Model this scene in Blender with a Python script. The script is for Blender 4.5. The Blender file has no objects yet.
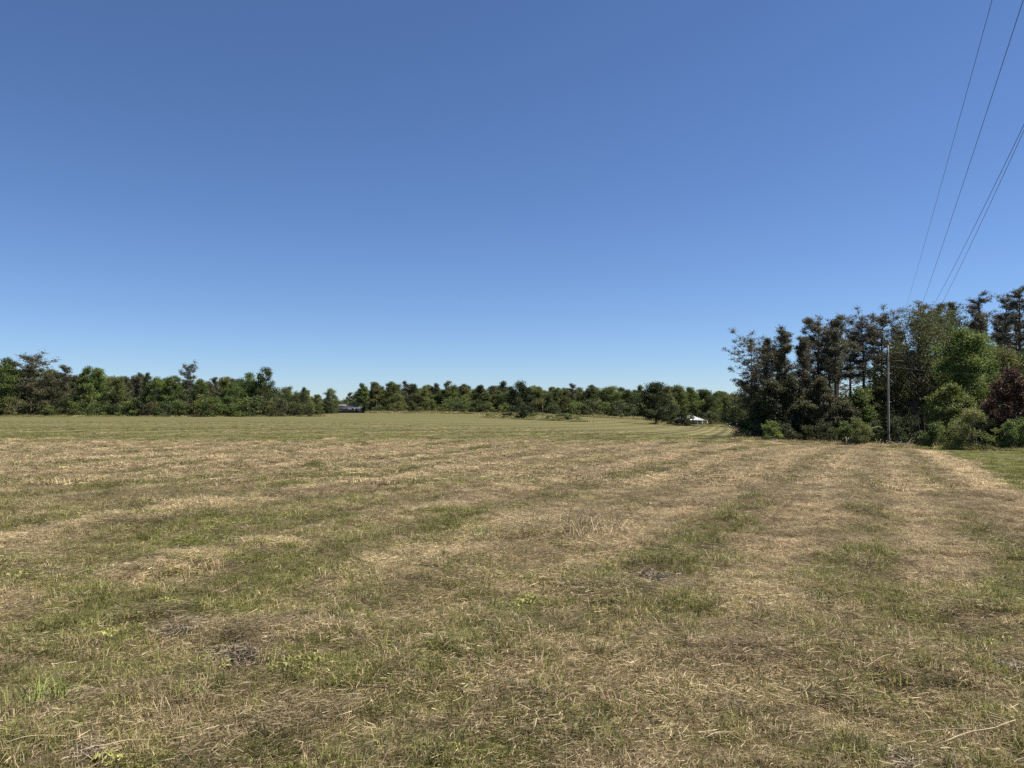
import bpy, math, numpy as np
from mathutils import Vector, Matrix
R = math.radians
scene = bpy.context.scene
COL = scene.collection

# ------------------------------------------------------------------ camera, sky, sun, exposure
F_PX = 769.0
PITCH = math.atan(24 / F_PX)
EYE = 1.65
cam_d = bpy.data.cameras.new('camera')
cam_d.sensor_width = 36.0
cam_d.lens = F_PX / 1024 * 36.0
cam_d.clip_start = 0.05
cam_d.clip_end = 20000
cam = bpy.data.objects.new('camera', cam_d)
COL.objects.link(cam)
cam.location = (0, 0, EYE)
cam.rotation_euler = (math.pi / 2 + PITCH, 0, 0)
scene.camera = cam

SUN_AZ, SUN_EL = 88.0, 58.0          # azimuth clockwise from the view direction
world = bpy.data.worlds.new('World')
scene.world = world
world.use_nodes = True
wn = world.node_tree
sky = wn.nodes.new('ShaderNodeTexSky')
sky.sky_type = 'NISHITA'
sky.sun_disc = False
sky.sun_elevation = R(SUN_EL)
sky.sun_rotation = R(SUN_AZ)
sky.altitude = 3000
sky.air_density = 1.2
sky.dust_density = 0.3
sky.ozone_density = 2.0
bg = wn.nodes['Background']
bg.inputs['Strength'].default_value = 0.056
wb = wn.nodes.new('ShaderNodeMix'); wb.data_type = 'RGBA'; wb.blend_type = 'MULTIPLY'      # white balance of the sky light
wb.inputs['Factor'].default_value = 1.0
wb.inputs['B'].default_value = (.69, .825, 1.06, 1)
wn.links.new(sky.outputs[0], wb.inputs['A'])
wn.links.new(wb.outputs['Result'], bg.inputs['Color'])

sun_d = bpy.data.lights.new('sun', 'SUN')
sun_d.energy = 4.9
sun_d.angle = R(0.53)
sun_d.color = (1.0, 0.94, 0.82)
sun = bpy.data.objects.new('sun', sun_d)
COL.objects.link(sun)
sdir = Vector((math.sin(R(SUN_AZ)) * math.cos(R(SUN_EL)), math.cos(R(SUN_AZ)) * math.cos(R(SUN_EL)), math.sin(R(SUN_EL))))
sun.rotation_euler = (-sdir).to_track_quat('-Z', 'Y').to_euler()

vs = scene.view_settings
scene.display_settings.display_device = 'sRGB'
vs.view_transform = 'Standard'
vs.look = 'None'
vs.exposure = 1.04
vs.gamma = 1.0
vs.use_curve_mapping = False
scene.cycles.max_bounces = 6
scene.cycles.diffuse_bounces = 3
scene.cycles.transmission_bounces = 4
scene.cycles.use_denoising = False

# ------------------------------------------------------------------ numeric helpers
def hash2(ix, iy, seed):
    n = (ix.astype(np.int64) * 374761393 + iy.astype(np.int64) * 668265263 + seed * 982451653) & 0x7fffffff
    n = ((n ^ (n >> 13)) * 1274126177) & 0x7fffffff
    n = (n ^ (n >> 16)) & 0xffffff
    return n / float(0xffffff)

def vnoise(x, y, s, seed=0):
    x = np.asarray(x, float) / s; y = np.asarray(y, float) / s
    ix = np.floor(x); iy = np.floor(y)
    fx = x - ix; fy = y - iy
    fx = fx * fx * (3 - 2 * fx); fy = fy * fy * (3 - 2 * fy)
    a = hash2(ix, iy, seed); b = hash2(ix + 1, iy, seed)
    c = hash2(ix, iy + 1, seed); d = hash2(ix + 1, iy + 1, seed)
    return (a + (b - a) * fx) * (1 - fy) + (c + (d - c) * fx) * fy

def fbm(x, y, s, seed=0, o=3):
    t = 0; w = 0; a = 1.0
    for k in range(o):
        t = t + a * vnoise(x, y, s / 2 ** k, seed + k * 17); w += a; a *= 0.55
    return t / w

def sstep(a, b, x):
    t = np.clip((np.asarray(x, float) - a) / (b - a), 0, 1)
    return t * t * (3 - 2 * t)

# the lie of the land: heights by bearing (columns) and distance ahead (rows)
T_U = np.array([-300, 0, 180, 340, 440, 520, 600, 685, 760, 888, 950, 1024, 1324], float)
T_Y = np.array([1, 20, 40, 60, 90, 130, 180, 250, 330, 450, 700, 5000], float)
T_Z = np.array([
    [0, 0, 0, -.05, -.15, -.25, -.35, -.2, 0, .2, .3, .3],
    [0, 0, 0, -.05, -.15, -.25, -.35, -.2, 0, .2, .3, .3],
    [0, 0, 0, -.05, -.18, -.3, -.4, -.25, 0, .2, .2, .2],
    [0, 0, 0, -.12, -.30, -.35, -.25, -.2, -.5, -.9, -.9, -.9],
    [0, 0, 0, -.2, -.55, -.75, -.8, -.7, -.5, -.5, -.5, -.5],
    [0, 0, 0, -.3, -.85, -1.25, -1.6, -1.85, -.75, -.5, -.5, -.5],
    [0, 0, -.02, -.4, -1.1, -1.8, -2.4, -2.7, -1.9, -1.5, -1.5, -1.5],
    [0, 0, -.10, -.6, -1.5, -2.5, -3.4, -4.3, -3.8, -3.0, -3.0, -3.0],
    [0, -.02, -.30, -1.0, -2.15, -3.2, -4.0, -4.9, -5.0, -4.5, -4.5, -4.5],
    [0, -.06, -.56, -1.5, -2.85, -3.5, -4.2, -4.9, -5.0, -4.5, -4.5, -4.5],
    [0, -.07, -.66, -1.75, -2.95, -3.4, -3.8, -4, -4.5, -4.5, -4.5, -4.5],
    [0, -.07, -.68, -1.8, -2.9, -3.2, -3.4, -3.6, -4, -4, -4, -4],
    [0, -.07, -.68, -1.8, -2.9, -3.2, -3.4, -3.6, -4, -4, -4, -4]], float)
_U = np.linspace(-300, 1324, 200)
_L = np.linspace(0, math.log(5000), 300)
_tmp = np.stack([np.interp(_L, np.log(T_Y), T_Z[i]) for i in range(len(T_U))])
_G = np.stack([np.interp(_U, T_U, _tmp[:, j]) for j in range(len(_L))], 1)
def _blur(a, n, ax):
    for _ in range(3):
        p = np.concatenate([np.repeat(np.take(a, [0], ax), n, ax), a, np.repeat(np.take(a, [-1], ax), n, ax)], ax)
        c = np.cumsum(p, ax)
        c = np.concatenate([np.zeros_like(np.take(c, [0], ax)), c], ax)
        m = 2 * n + 1
        a = (np.take(c, range(m, c.shape[ax]), ax) - np.take(c, range(0, c.shape[ax] - m), ax)) / m
    return a
_G = _blur(_blur(_G, 4, 0), 4, 1)

def land(x, y):
    x = np.asarray(x, float); y = np.asarray(y, float)
    Y = np.maximum(y, 1.0)
    u = np.clip(512 + F_PX * x / Y, -300, 1324)
    gi = (u + 300) / 1624 * 199; gj = np.clip(np.log(Y), 0, math.log(5000)) / math.log(5000) * 299
    i = np.clip(np.floor(gi).astype(int), 0, 198); j = np.clip(np.floor(gj).astype(int), 0, 298)
    fi = gi - i; fj = gj - j
    z = (_G[i, j] * (1 - fi) + _G[i + 1, j] * fi) * (1 - fj) + (_G[i, j + 1] * (1 - fi) + _G[i + 1, j + 1] * fi) * fj
    return np.where(y < 1, 0, z)

HEAPS = [(0.18 * 0 + 1.50, 8.05, .55, .13), (-2.55, 5.95, .75, .13), (-1.75, 5.45, .8, .10), (-3.4, 8.0, .6, .08),
         (3.9, 6.3, .8, .10), (2.6, 4.0, .6, .06), (3.1, 13.0, .8, .10), (-1.0, 10.5, .9, .08), (5.5, 12.0, .9, .1)]
def bumps(x, y):
    d = np.hypot(x, y)
    f = 1 - sstep(35, 80, d)
    b = (fbm(x, y, 3.2, 3) - .5) * .18 + (fbm(x, y, .75, 9) - .5) * .19
    for hx, hy, hr, hh in HEAPS:
        b = b + hh * np.exp(-((x - hx) ** 2 + ((y - hy) * 1.3) ** 2) / (hr * .5) ** 2) * (.6 + .8 * vnoise(x, y, .14, 44))
    b = b + (fbm(x, y, .32, 19, 2) - .5) * .07 + .05 * (.5 - .5 * np.sin(rowcoord(x, y) * 2 * math.pi / 3.1)) ** 5
    return b * f * sstep(.5, 2.5, d)

def gz(x, y):
    return land(x, y) + bumps(np.asarray(x, float), np.asarray(y, float))

ROW = np.array([.435, .90]); ROW /= np.linalg.norm(ROW)      # mowing direction
def rowcoord(x, y):
    return x * ROW[1] - y * ROW[0] + (fbm(x, y, 26, 71, 2) - .5) * 1.6 + (vnoise(x, y, 3.1, 72) - .5) * .35

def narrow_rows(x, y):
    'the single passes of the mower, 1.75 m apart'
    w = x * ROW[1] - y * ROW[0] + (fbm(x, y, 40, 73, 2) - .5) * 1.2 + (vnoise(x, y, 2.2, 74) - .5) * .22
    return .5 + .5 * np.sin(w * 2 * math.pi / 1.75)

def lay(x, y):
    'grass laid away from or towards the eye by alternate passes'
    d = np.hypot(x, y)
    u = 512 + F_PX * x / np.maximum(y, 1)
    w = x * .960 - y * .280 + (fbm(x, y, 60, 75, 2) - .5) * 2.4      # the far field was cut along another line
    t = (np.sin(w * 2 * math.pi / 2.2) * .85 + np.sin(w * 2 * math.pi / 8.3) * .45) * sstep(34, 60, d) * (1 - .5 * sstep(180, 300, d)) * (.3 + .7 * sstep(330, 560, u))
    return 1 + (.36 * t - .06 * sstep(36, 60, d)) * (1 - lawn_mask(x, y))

def windrow(x, y):
    'where the cut grass was left in lines, bleached by the sun'
    w = rowcoord(x, y)
    return (.5 - .5 * np.sin(w * 2 * math.pi / 3.1)) ** 3

def rake_strip(x, y):
    e = (x - 9.2) * .893 - (y - 14.0) * .450
    return np.exp(-((e + .45) / .40) ** 2) * sstep(8, 14, y)

def lawn_mask(x, y):
    # mown lawn to the right of the line that runs beside the field
    w = (x - 9.2) * .893 - (y - 14.0) * .450
    return sstep(.0, .5, w + (vnoise(x, y, 1.3, 5) - .5) * .25)

def green_mask(x, y):
    """share of living green in the sward, 0..1"""
    x = np.asarray(x, float); y = np.asarray(y, float)
    w = rowcoord(x, y)
    d = np.hypot(x, y)
    stripe = .5 + .5 * np.sin(w * 2 * math.pi / 3.1)
    stripe2 = .5 + .5 * np.sin(w * 2 * math.pi / 7.3 + 1.0)
    patch = fbm(x, y, 2.2, 31, 3)
    patch2 = fbm(x, y, 9.0, 57, 2)
    small = fbm(x, y, .7, 33, 2)
    along = fbm(w / .5, (x * ROW[0] + y * ROW[1]) / 7, 1.0, 39, 2)      # streaks drawn out along the rows
    u = 512 + F_PX * x / np.maximum(y, 1)
    rows = sstep(4.5, 11, d)
    g = .43 + (patch - .5) * .36 + (patch2 - .5) * .26 + (small - .5) * .70 + (stripe - .5) * .16 * (1 - rows)
    g = g + rows * (.5 - narrow_rows(x, y)) * (.30 + .42 * sstep(560, 760, u)) * (.35 + 1.1 * fbm(x, y, 5, 43, 2))
    g = g + rows * ((stripe - .5) * .24 * (.5 + along) + (stripe2 - .5) * .10 + (along - .5) * .46)
    g = g - .20 * sstep(8, 15, d) * sstep(450, 760, u) - .08 * sstep(15, 24, d)
    g = g + .11 * (1 - sstep(7, 12, d)) + .07 * (1 - sstep(250, 520, u)) * (1 - sstep(14, 26, d))
    brow = 40 + (fbm(x, y * .3, 9, 77, 2) - .5) * 6
    far = sstep(-5, 5, y - brow) * (1 - .75 * sstep(700, 800, u))
    gfar = .80 + (stripe2 - .5) * .50 + (stripe - .5) * .30 * (1 - sstep(90, 200, d)) + (fbm(x * .35, y, 14, 81, 2) - .5) * .55 + (along - .5) * .5
    g = g * (1 - far) + gfar * far
    lw = lawn_mask(x, y)
    g = np.clip(g, .03, .97)
    # pale raked strip along the lawn's edge
    e = (x - 9.2) * .893 - (y - 14.0) * .450
    rake = np.exp(-((e + .45) / .55) ** 2) * sstep(8, 14, y)
    g = g * (1 - .9 * rake)
    return g * (1 - lw) + 1.5 * lw

# ------------------------------------------------------------------ mesh helpers
def wood_mask(x, y):
    u = 512 + F_PX * x / np.maximum(y, 1)
    edge = np.interp(u, [-100, 320, 330, 372, 385, 640, 700, 732, 741, 835, 930, 945, 1000, 1100], [176, 179, 300, 330, 326, 322, 276, 262, 85, 81, 78, 76, 70, 66])
    return sstep(-1.5, 1.5, y - edge + (vnoise(x, y, 2.5, 8) - .5) * 2.5) * (y > 10)

class MB:
    def __init__(s):
        s.v = []; s.q = []; s.t = []; s.n = 0; s.a = {}
    def add(s, V, Q=None, T=None, **attr):
        V = np.asarray(V, np.float32).reshape(-1, 3)
        if Q is not None and len(Q): s.q.append(np.asarray(Q, np.int64).reshape(-1, 4) + s.n)
        if T is not None and len(T): s.t.append(np.asarray(T, np.int64).reshape(-1, 3) + s.n)
        s.v.append(V)
        for k, val in attr.items():
            s.a.setdefault(k, []).append((s.n, np.broadcast_to(np.asarray(val, np.float32), (len(V),))))
        s.n += len(V)
    def mesh(s, name, smooth=False):
        me = bpy.data.meshes.new(name)
        V = np.concatenate(s.v)
        q = np.concatenate(s.q) if s.q else np.zeros((0, 4), np.int64)
        t = np.concatenate(s.t) if s.t else np.zeros((0, 3), np.int64)
        loops = np.concatenate([q.ravel(), t.ravel()]).astype(np.int32)
        starts = np.concatenate([np.arange(len(q)) * 4, len(q) * 4 + np.arange(len(t)) * 3]).astype(np.int32)
        me.vertices.add(len(V)); me.vertices.foreach_set('co', V.ravel())
        me.loops.add(len(loops)); me.loops.foreach_set('vertex_index', loops)
        me.polygons.add(len(starts)); me.polygons.foreach_set('loop_start', starts)
        me.update(calc_edges=True)
        for k, parts in s.a.items():
            arr = np.zeros(len(V), np.float32)
            for st, val in parts: arr[st:st + len(val)] = val
            at = me.attributes.new(k, 'FLOAT', 'POINT'); at.data.foreach_set('value', arr)
        if smooth:
            me.polygons.foreach_set('use_smooth', np.ones(len(starts), bool))
        return me
    def tube(s, pts, rad, n=7, cap=True, **attr):
        P = np.asarray(pts, float); m = len(P)
        rad = np.broadcast_to(np.asarray(rad, float), (m,))
        tan = np.gradient(P, axis=0)
        tan /= np.linalg.norm(tan, axis=1)[:, None] + 1e-9
        ref = np.array([0, 0, 1.0]) if abs(tan[:, 2]).mean() < .8 else np.array([1.0, 0, 0])
        a = np.cross(tan, ref); a /= np.linalg.norm(a, axis=1)[:, None] + 1e-9
        b = np.cross(tan, a)
        th = np.arange(n) * 2 * math.pi / n
        V = P[:, None, :] + rad[:, None, None] * (np.cos(th)[None, :, None] * a[:, None, :] + np.sin(th)[None, :, None] * b[:, None, :])
        V = V.reshape(-1, 3)
        i = np.arange(m - 1)[:, None] * n; j = np.arange(n)[None, :]; k = (j + 1) % n
        Q = np.stack([i + j, i + k, i + n + k, i + n + j], -1).reshape(-1, 4)
        T = []
        if cap:
            V = np.concatenate([V, P[:1], P[-1:]])
            c0, c1 = m * n, m * n + 1
            for q in range(n):
                T.append((c0, (q + 1) % n, q)); T.append((c1, (m - 1) * n + q, (m - 1) * n + (q + 1) % n))
        s.add(V, Q, T, **attr)
    def box(s, c, d, rz=0.0, bev=0.0):
        cx, cy, cz = c; hx, hy, hz = d[0] / 2, d[1] / 2, d[2] / 2
        V = np.array([[sx * hx, sy * hy, sz * hz] for sx in (-1, 1) for sy in (-1, 1) for sz in (-1, 1)], float)
        cr, sr = math.cos(rz), math.sin(rz)
        V = np.stack([V[:, 0] * cr - V[:, 1] * sr + cx, V[:, 0] * sr + V[:, 1] * cr + cy, V[:, 2] + cz], 1)
        s.add(V, [(0, 1, 3, 2), (4, 6, 7, 5), (0, 4, 5, 1), (2, 3, 7, 6), (0, 2, 6, 4), (1, 5, 7, 3)])
    def cards(s, C, L, W, rng, up=.25, axis=None, **attr):
        """diamond leaf cards with scattered directions"""
        n = len(C)
        a = rng.normal(size=(n, 3)) if axis is None else axis + rng.normal(size=(n, 3)) * .35
        a /= np.linalg.norm(a, axis=1)[:, None] + 1e-9
        r = rng.normal(size=(n, 3)); r[:, 2] += up
        b = np.cross(a, r); b /= np.linalg.norm(b, axis=1)[:, None] + 1e-9
        L = np.broadcast_to(L, (n,))[:, None]; W = np.broadcast_to(W, (n,))[:, None]
        V = np.stack([C - a * L / 2, C + b * W / 2 - a * L * .08, C + a * L / 2, C - b * W / 2 - a * L * .08], 1).reshape(-1, 3)
        Q = np.arange(4 * n).reshape(n, 4)
        at = {k: np.repeat(np.broadcast_to(v, (n,)), 4) for k, v in attr.items()}
        s.add(V, Q, **at)

def link(name, me, m=None, parent=None, loc=None):
    o = bpy.data.objects.new(name, me)
    COL.objects.link(o)
    if m is not None and me is not None and not me.materials: me.materials.append(m)
    if parent is not None: o.parent = parent
    if loc is not None: o.location = loc
    return o

def thing(name, label, cat, loc=(0, 0, 0), rz=0.0, group=None):
    o = bpy.data.objects.new(name, None)
    COL.objects.link(o)
    o.empty_display_size = .3
    o.location = loc; o.rotation_euler = (0, 0, rz)
    o['label'] = label; o['category'] = cat
    if group: o['group'] = group
    return o

def tag(o, label, cat, group=None, kind=None):
    if label: o['label'] = label
    if cat: o['category'] = cat
    if group: o['group'] = group
    if kind: o['kind'] = kind
    return o

def ray(u, v, Y):
    """the place seen at pixel (u, v) of the photograph, Y metres ahead"""
    a = (u - 512) / F_PX; b = (384 - v) / F_PX
    d = np.array([a, math.cos(PITCH) - b * math.sin(PITCH), math.sin(PITCH) + b * math.cos(PITCH)])
    return np.array([0, 0, EYE]) + d * Y / d[1]

# ------------------------------------------------------------------ materials
def mat(name, base=(.5, .5, .5), rough=.8, metal=0.0, noise=None, spec=.3):
    m = bpy.data.materials.new(name); m.use_nodes = True
    nt = m.node_tree; p = nt.nodes['Principled BSDF']
    p.inputs['Base Color'].default_value = (*base, 1)
    p.inputs['Roughness'].default_value = rough
    p.inputs['Metallic'].default_value = metal
    p.inputs['Specular IOR Level'].default_value = spec
    if noise:
        sc, lo, hi, stretch = noise
        tc = nt.nodes.new('ShaderNodeTexCoord'); mp = nt.nodes.new('ShaderNodeMapping')
        mp.inputs['Scale'].default_value = stretch
        nz = nt.nodes.new('ShaderNodeTexNoise'); nz.inputs['Scale'].default_value = sc; nz.inputs['Detail'].default_value = 6
        cr = nt.nodes.new('ShaderNodeValToRGB')
        cr.color_ramp.elements[0].position = .3; cr.color_ramp.elements[1].position = .7
        cr.color_ramp.elements[0].color = (*[c * lo for c in base], 1); cr.color_ramp.elements[1].color = (*[min(1, c * hi) for c in base], 1)
        nt.links.new(tc.outputs['Object'], mp.inputs[0]); nt.links.new(mp.outputs[0], nz.inputs['Vector'])
        nt.links.new(nz.outputs['Fac'], cr.inputs[0]); nt.links.new(cr.outputs[0], p.inputs['Base Color'])
        bm = nt.nodes.new('ShaderNodeBump'); bm.inputs['Strength'].default_value = .5; bm.inputs['Distance'].default_value = .02
        nt.links.new(nz.outputs['Fac'], bm.inputs['Height']); nt.links.new(bm.outputs[0], p.inputs['Normal'])
    return m

M_BARK = mat('bark', (.095, .080, .065), .95, noise=(6, .5, 1.6, (1, 1, .25)))
M_PINEBARK = mat('pine_bark', (.095, .072, .055), .95, noise=(7, .45, 1.6, (1, 1, .3)))
M_POLE = mat('weathered_pole_wood', (.30, .28, .25), .9, noise=(9, .6, 1.4, (1, 1, .08)))
M_WIRE = mat('wire_metal', (.06, .06, .065), .6)
M_WIRE2 = mat('aluminium_wire', (.45, .45, .45), .5, .3)
M_WHITE = mat('white_metal_roof', (.36, .365, .375), .35, .0, spec=.5, noise=(1.2, .9, 1.05, (1, 1, 1)))
M_WALLD = mat('dark_siding', (.12, .11, .10), .8, noise=(3, .7, 1.3, (.3, .3, 6)))
M_GREYROOF = mat('grey_shingle', (.22, .215, .205), .85, noise=(5, .8, 1.2, (1, 1, 1)))
M_GREYWALL = mat('grey_siding', (.13, .125, .115), .8, noise=(3, .8, 1.2, (.3, .3, 5)))
M_TRIM = mat('white_trim', (.75, .74, .72), .6)
M_GLASS = mat('window_glass', (.03, .035, .045), .08, spec=.6)
M_CAR = mat('pale_car_paint', (.26, .265, .27), .25, .4, spec=.6)
M_TYRE = mat('tyre_rubber', (.025, .025, .025), .9)
M_PORC = mat('porcelain', (.20, .16, .13), .3)
M_STICK = mat('pale_dead_wood', (.36, .31, .24), .9, noise=(12, .6, 1.4, (1, 1, 1)))

def foliage_mat(name, trans=.30):
    m = bpy.data.materials.new(name); m.use_nodes = True
    nt = m.node_tree; N = nt.nodes; Lk = nt.links
    for n in list(N): N.remove(n)
    out = N.new('ShaderNodeOutputMaterial')
    oi = N.new('ShaderNodeObjectInfo')
    at = N.new('ShaderNodeAttribute'); at.attribute_name = 'tint'
    hs = N.new('ShaderNodeHueSaturation')
    # tint: clump colour from duller blue-green to yellower, paler green
    mr = N.new('ShaderNodeMapRange'); mr.inputs['To Min'].default_value = .52; mr.inputs['To Max'].default_value = .485
    mv = N.new('ShaderNodeMapRange'); mv.inputs['To Min'].default_value = .52; mv.inputs['To Max'].default_value = 1.62
    Lk.new(at.outputs['Fac'], mr.inputs['Value']); Lk.new(at.outputs['Fac'], mv.inputs['Value'])
    Lk.new(mr.outputs[0], hs.inputs['Hue']); Lk.new(mv.outputs[0], hs.inputs['Value'])
    Lk.new(oi.outputs['Color'], hs.inputs['Color'])
    # brown dead sprays
    bt = N.new('ShaderNodeAttribute'); bt.attribute_name = 'brown'
    mx = N.new('ShaderNodeMix'); mx.data_type = 'RGBA'
    mx.inputs['B'].default_value = (.165, .132, .092, 1)
    Lk.new(bt.outputs['Fac'], mx.inputs['Factor']); Lk.new(hs.outputs[0], mx.inputs['A'])
    d = N.new('ShaderNodeBsdfPrincipled'); d.inputs['Roughness'].default_value = .55; d.inputs['Specular IOR Level'].default_value = .25
    t = N.new('ShaderNodeBsdfTranslucent')
    g = N.new('ShaderNodeHueSaturation'); g.inputs['Hue'].default_value = .48; g.inputs['Value'].default_value = 1.3
    Lk.new(mx.outputs['Result'], d.inputs['Base Color']); Lk.new(mx.outputs['Result'], g.inputs['Color']); Lk.new(g.outputs[0], t.inputs['Color'])
    ms = N.new('ShaderNodeMixShader'); ms.inputs[0].default_value = trans
    Lk.new(d.outputs[0], ms.inputs[1]); Lk.new(t.outputs[0], ms.inputs[2]); Lk.new(ms.outputs[0], out.inputs['Surface'])
    return m
M_LEAF = foliage_mat('leaf_foliage', .38)
M_NEEDLE = foliage_mat('pine_needles', .22)

def ground_mat():
    m = bpy.data.materials.new('mown_field_sward'); m.use_nodes = True
    nt = m.node_tree; N = nt.nodes; Lk = nt.links
    p = N['Principled BSDF']; p.inputs['Roughness'].default_value = .95; p.inputs['Specular IOR Level'].default_value = .1
    tc = N.new('ShaderNodeTexCoord')
    def noise(scale, detail=4, rough=.6, stretch=(1, 1, 1), rz=0):
        mp = N.new('ShaderNodeMapping'); mp.inputs['Scale'].default_value = stretch; mp.inputs['Rotation'].default_value = (0, 0, rz)
        Lk.new(tc.outputs['Object'], mp.inputs[0])
        n = N.new('ShaderNodeTexNoise'); n.inputs['Scale'].default_value = scale; n.inputs['Detail'].default_value = detail; n.inputs['Roughness'].default_value = rough
        Lk.new(mp.outputs[0], n.inputs['Vector']); return n.outputs['Fac']
    def math_(op, a, b=None, c=None):
        n = N.new('ShaderNodeMath'); n.operation = op
        for i, x in enumerate((a, b, c)):
            if x is None: continue
            if isinstance(x, (int, float)): n.inputs[i].default_value = x
            else: Lk.new(x, n.inputs[i])
        return n.outputs[0]
    def ramp(f, els):
        r = N.new('ShaderNodeValToRGB'); e = r.color_ramp.elements
        e[0].position, e[0].color = els[0][0], (*els[0][1], 1); e[1].position, e[1].color = els[-1][0], (*els[-1][1], 1)
        for pos, c in els[1:-1]:
            k = e.new(pos); k.color = (*c, 1)
        Lk.new(f, r.inputs[0]); return r.outputs[0]
    def mix(f, a, b):
        n = N.new('ShaderNodeMix'); n.data_type = 'RGBA'
        if isinstance(f, float): n.inputs['Factor'].default_value = f
        else: Lk.new(f, n.inputs['Factor'])
        Lk.new(a, n.inputs['A']); Lk.new(b, n.inputs['B']); return n.outputs['Result']
    at = N.new('ShaderNodeAttribute'); at.attribute_name = 'green'
    g = at.outputs['Fac']
    fine = noise(26, 5, .75); mid = noise(5.0, 5, .7); strand = noise(9, 4, .7, (4, .6, 1), -math.atan2(ROW[0], ROW[1]))
    broad = noise(.35, 4, .6)
    dry = ramp(fine, [(.28, (.045, .032, .019)), (.5, (.165, .124, .070)), (.72, (.31, .245, .145))])
    grn = ramp(fine, [(.28, (.034, .040, .012)), (.5, (.094, .092, .034)), (.72, (.175, .165, .066))])
    f = math_('ADD', g, math_('MULTIPLY', math_('SUBTRACT', mid, .5), 1.5))
    f = math_('ADD', f, math_('MULTIPLY', math_('SUBTRACT', strand, .5), .9))
    f = math_('ADD', f, math_('MULTIPLY', math_('SUBTRACT', broad, .5), .5))
    fr = N.new('ShaderNodeMapRange'); fr.interpolation_type = 'SMOOTHSTEP'
    fr.inputs['From Min'].default_value = .10; fr.inputs['From Max'].default_value = .95
    Lk.new(f, fr.inputs['Value'])
    col = mix(fr.outputs[0], dry, grn)
    so = N.new('ShaderNodeAttribute'); so.attribute_name = 'soil'
    soil = ramp(fine, [(.3, (.045, .034, .021)), (.55, (.095, .072, .042)), (.75, (.19, .150, .088))])
    col = mix(math_('MULTIPLY', so.outputs['Fac'], .82), col, soil)
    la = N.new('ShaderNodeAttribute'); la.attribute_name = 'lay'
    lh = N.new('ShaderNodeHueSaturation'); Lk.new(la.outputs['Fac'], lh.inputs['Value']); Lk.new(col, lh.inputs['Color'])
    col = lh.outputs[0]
    wd = N.new('ShaderNodeAttribute'); wd.attribute_name = 'wood'
    litter = ramp(fine, [(.3, (.022, .018, .011)), (.7, (.075, .055, .033))])
    col = mix(wd.outputs['Fac'], col, litter)
    Lk.new(col, p.inputs['Base Color'])
    b = N.new('ShaderNodeBump'); b.inputs['Strength'].default_value = .9; b.inputs['Distance'].default_value = .06
    h = math_('ADD', math_('MULTIPLY', fine, .6), mid)
    Lk.new(h, b.inputs['Height']); Lk.new(b.outputs[0], p.inputs['Normal'])
    return m
M_GROUND = ground_mat()

def grass_mat():
    m = bpy.data.materials.new('grass_and_straw'); m.use_nodes = True
    nt = m.node_tree; N = nt.nodes; Lk = nt.links
    for n in list(N): N.remove(n)
    out = N.new('ShaderNodeOutputMaterial')
    gi = N.new('ShaderNodeAttribute'); gi.attribute_type = 'INSTANCER'; gi.attribute_name = 'green'
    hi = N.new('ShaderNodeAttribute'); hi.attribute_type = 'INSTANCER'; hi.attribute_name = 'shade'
    r = N.new('ShaderNodeAttribute'); r.attribute_name = 'life'
    t = N.new('ShaderNodeAttribute'); t.attribute_name = 'tint'
    lt = N.new('ShaderNodeMath'); lt.operation = 'LESS_THAN'
    Lk.new(r.outputs['Fac'], lt.inputs[0]); Lk.new(gi.outputs['Fac'], lt.inputs[1])
    def ramp(els):
        c = N.new('ShaderNodeValToRGB'); e = c.color_ramp.elements
        e[0].position, e[0].color = els[0][0], (*els[0][1], 1); e[1].position, e[1].color = els[-1][0], (*els[-1][1], 1)
        for pos, k in els[1:-1]:
            q = e.new(pos); q.color = (*k, 1)
        Lk.new(t.outputs['Fac'], c.inputs[0]); return c.outputs[0]
    dry = ramp([(0, (.11, .075, .040)), (.3, (.335, .252, .146)), (.7, (.55, .44, .270)), (1, (.76, .66, .44))])
    grn = ramp([(0, (.062, .070, .018)), (.45, (.185, .190, .056)), (.85, (.315, .31, .095)), (1, (.46, .44, .17))])
    mx = N.new('ShaderNodeMix'); mx.data_type = 'RGBA'
    Lk.new(lt.outputs[0], mx.inputs['Factor']); Lk.new(dry, mx.inputs['A']); Lk.new(grn, mx.inputs['B'])
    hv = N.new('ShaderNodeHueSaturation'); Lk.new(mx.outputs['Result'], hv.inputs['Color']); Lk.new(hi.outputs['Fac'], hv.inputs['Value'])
    d = N.new('ShaderNodeBsdfPrincipled'); d.inputs['Roughness'].default_value = .6; d.inputs['Specular IOR Level'].default_value = .25
    tr = N.new('ShaderNodeBsdfTranslucent')
    Lk.new(hv.outputs[0], d.inputs['Base Color']); Lk.new(hv.outputs[0], tr.inputs['Color'])
    ms = N.new('ShaderNodeMixShader'); ms.inputs[0].default_value = .36
    Lk.new(d.outputs[0], ms.inputs[1]); Lk.new(tr.outputs[0], ms.inputs[2]); Lk.new(ms.outputs[0], out.inputs['Surface'])
    return m
M_GRASS = grass_mat()

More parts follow.
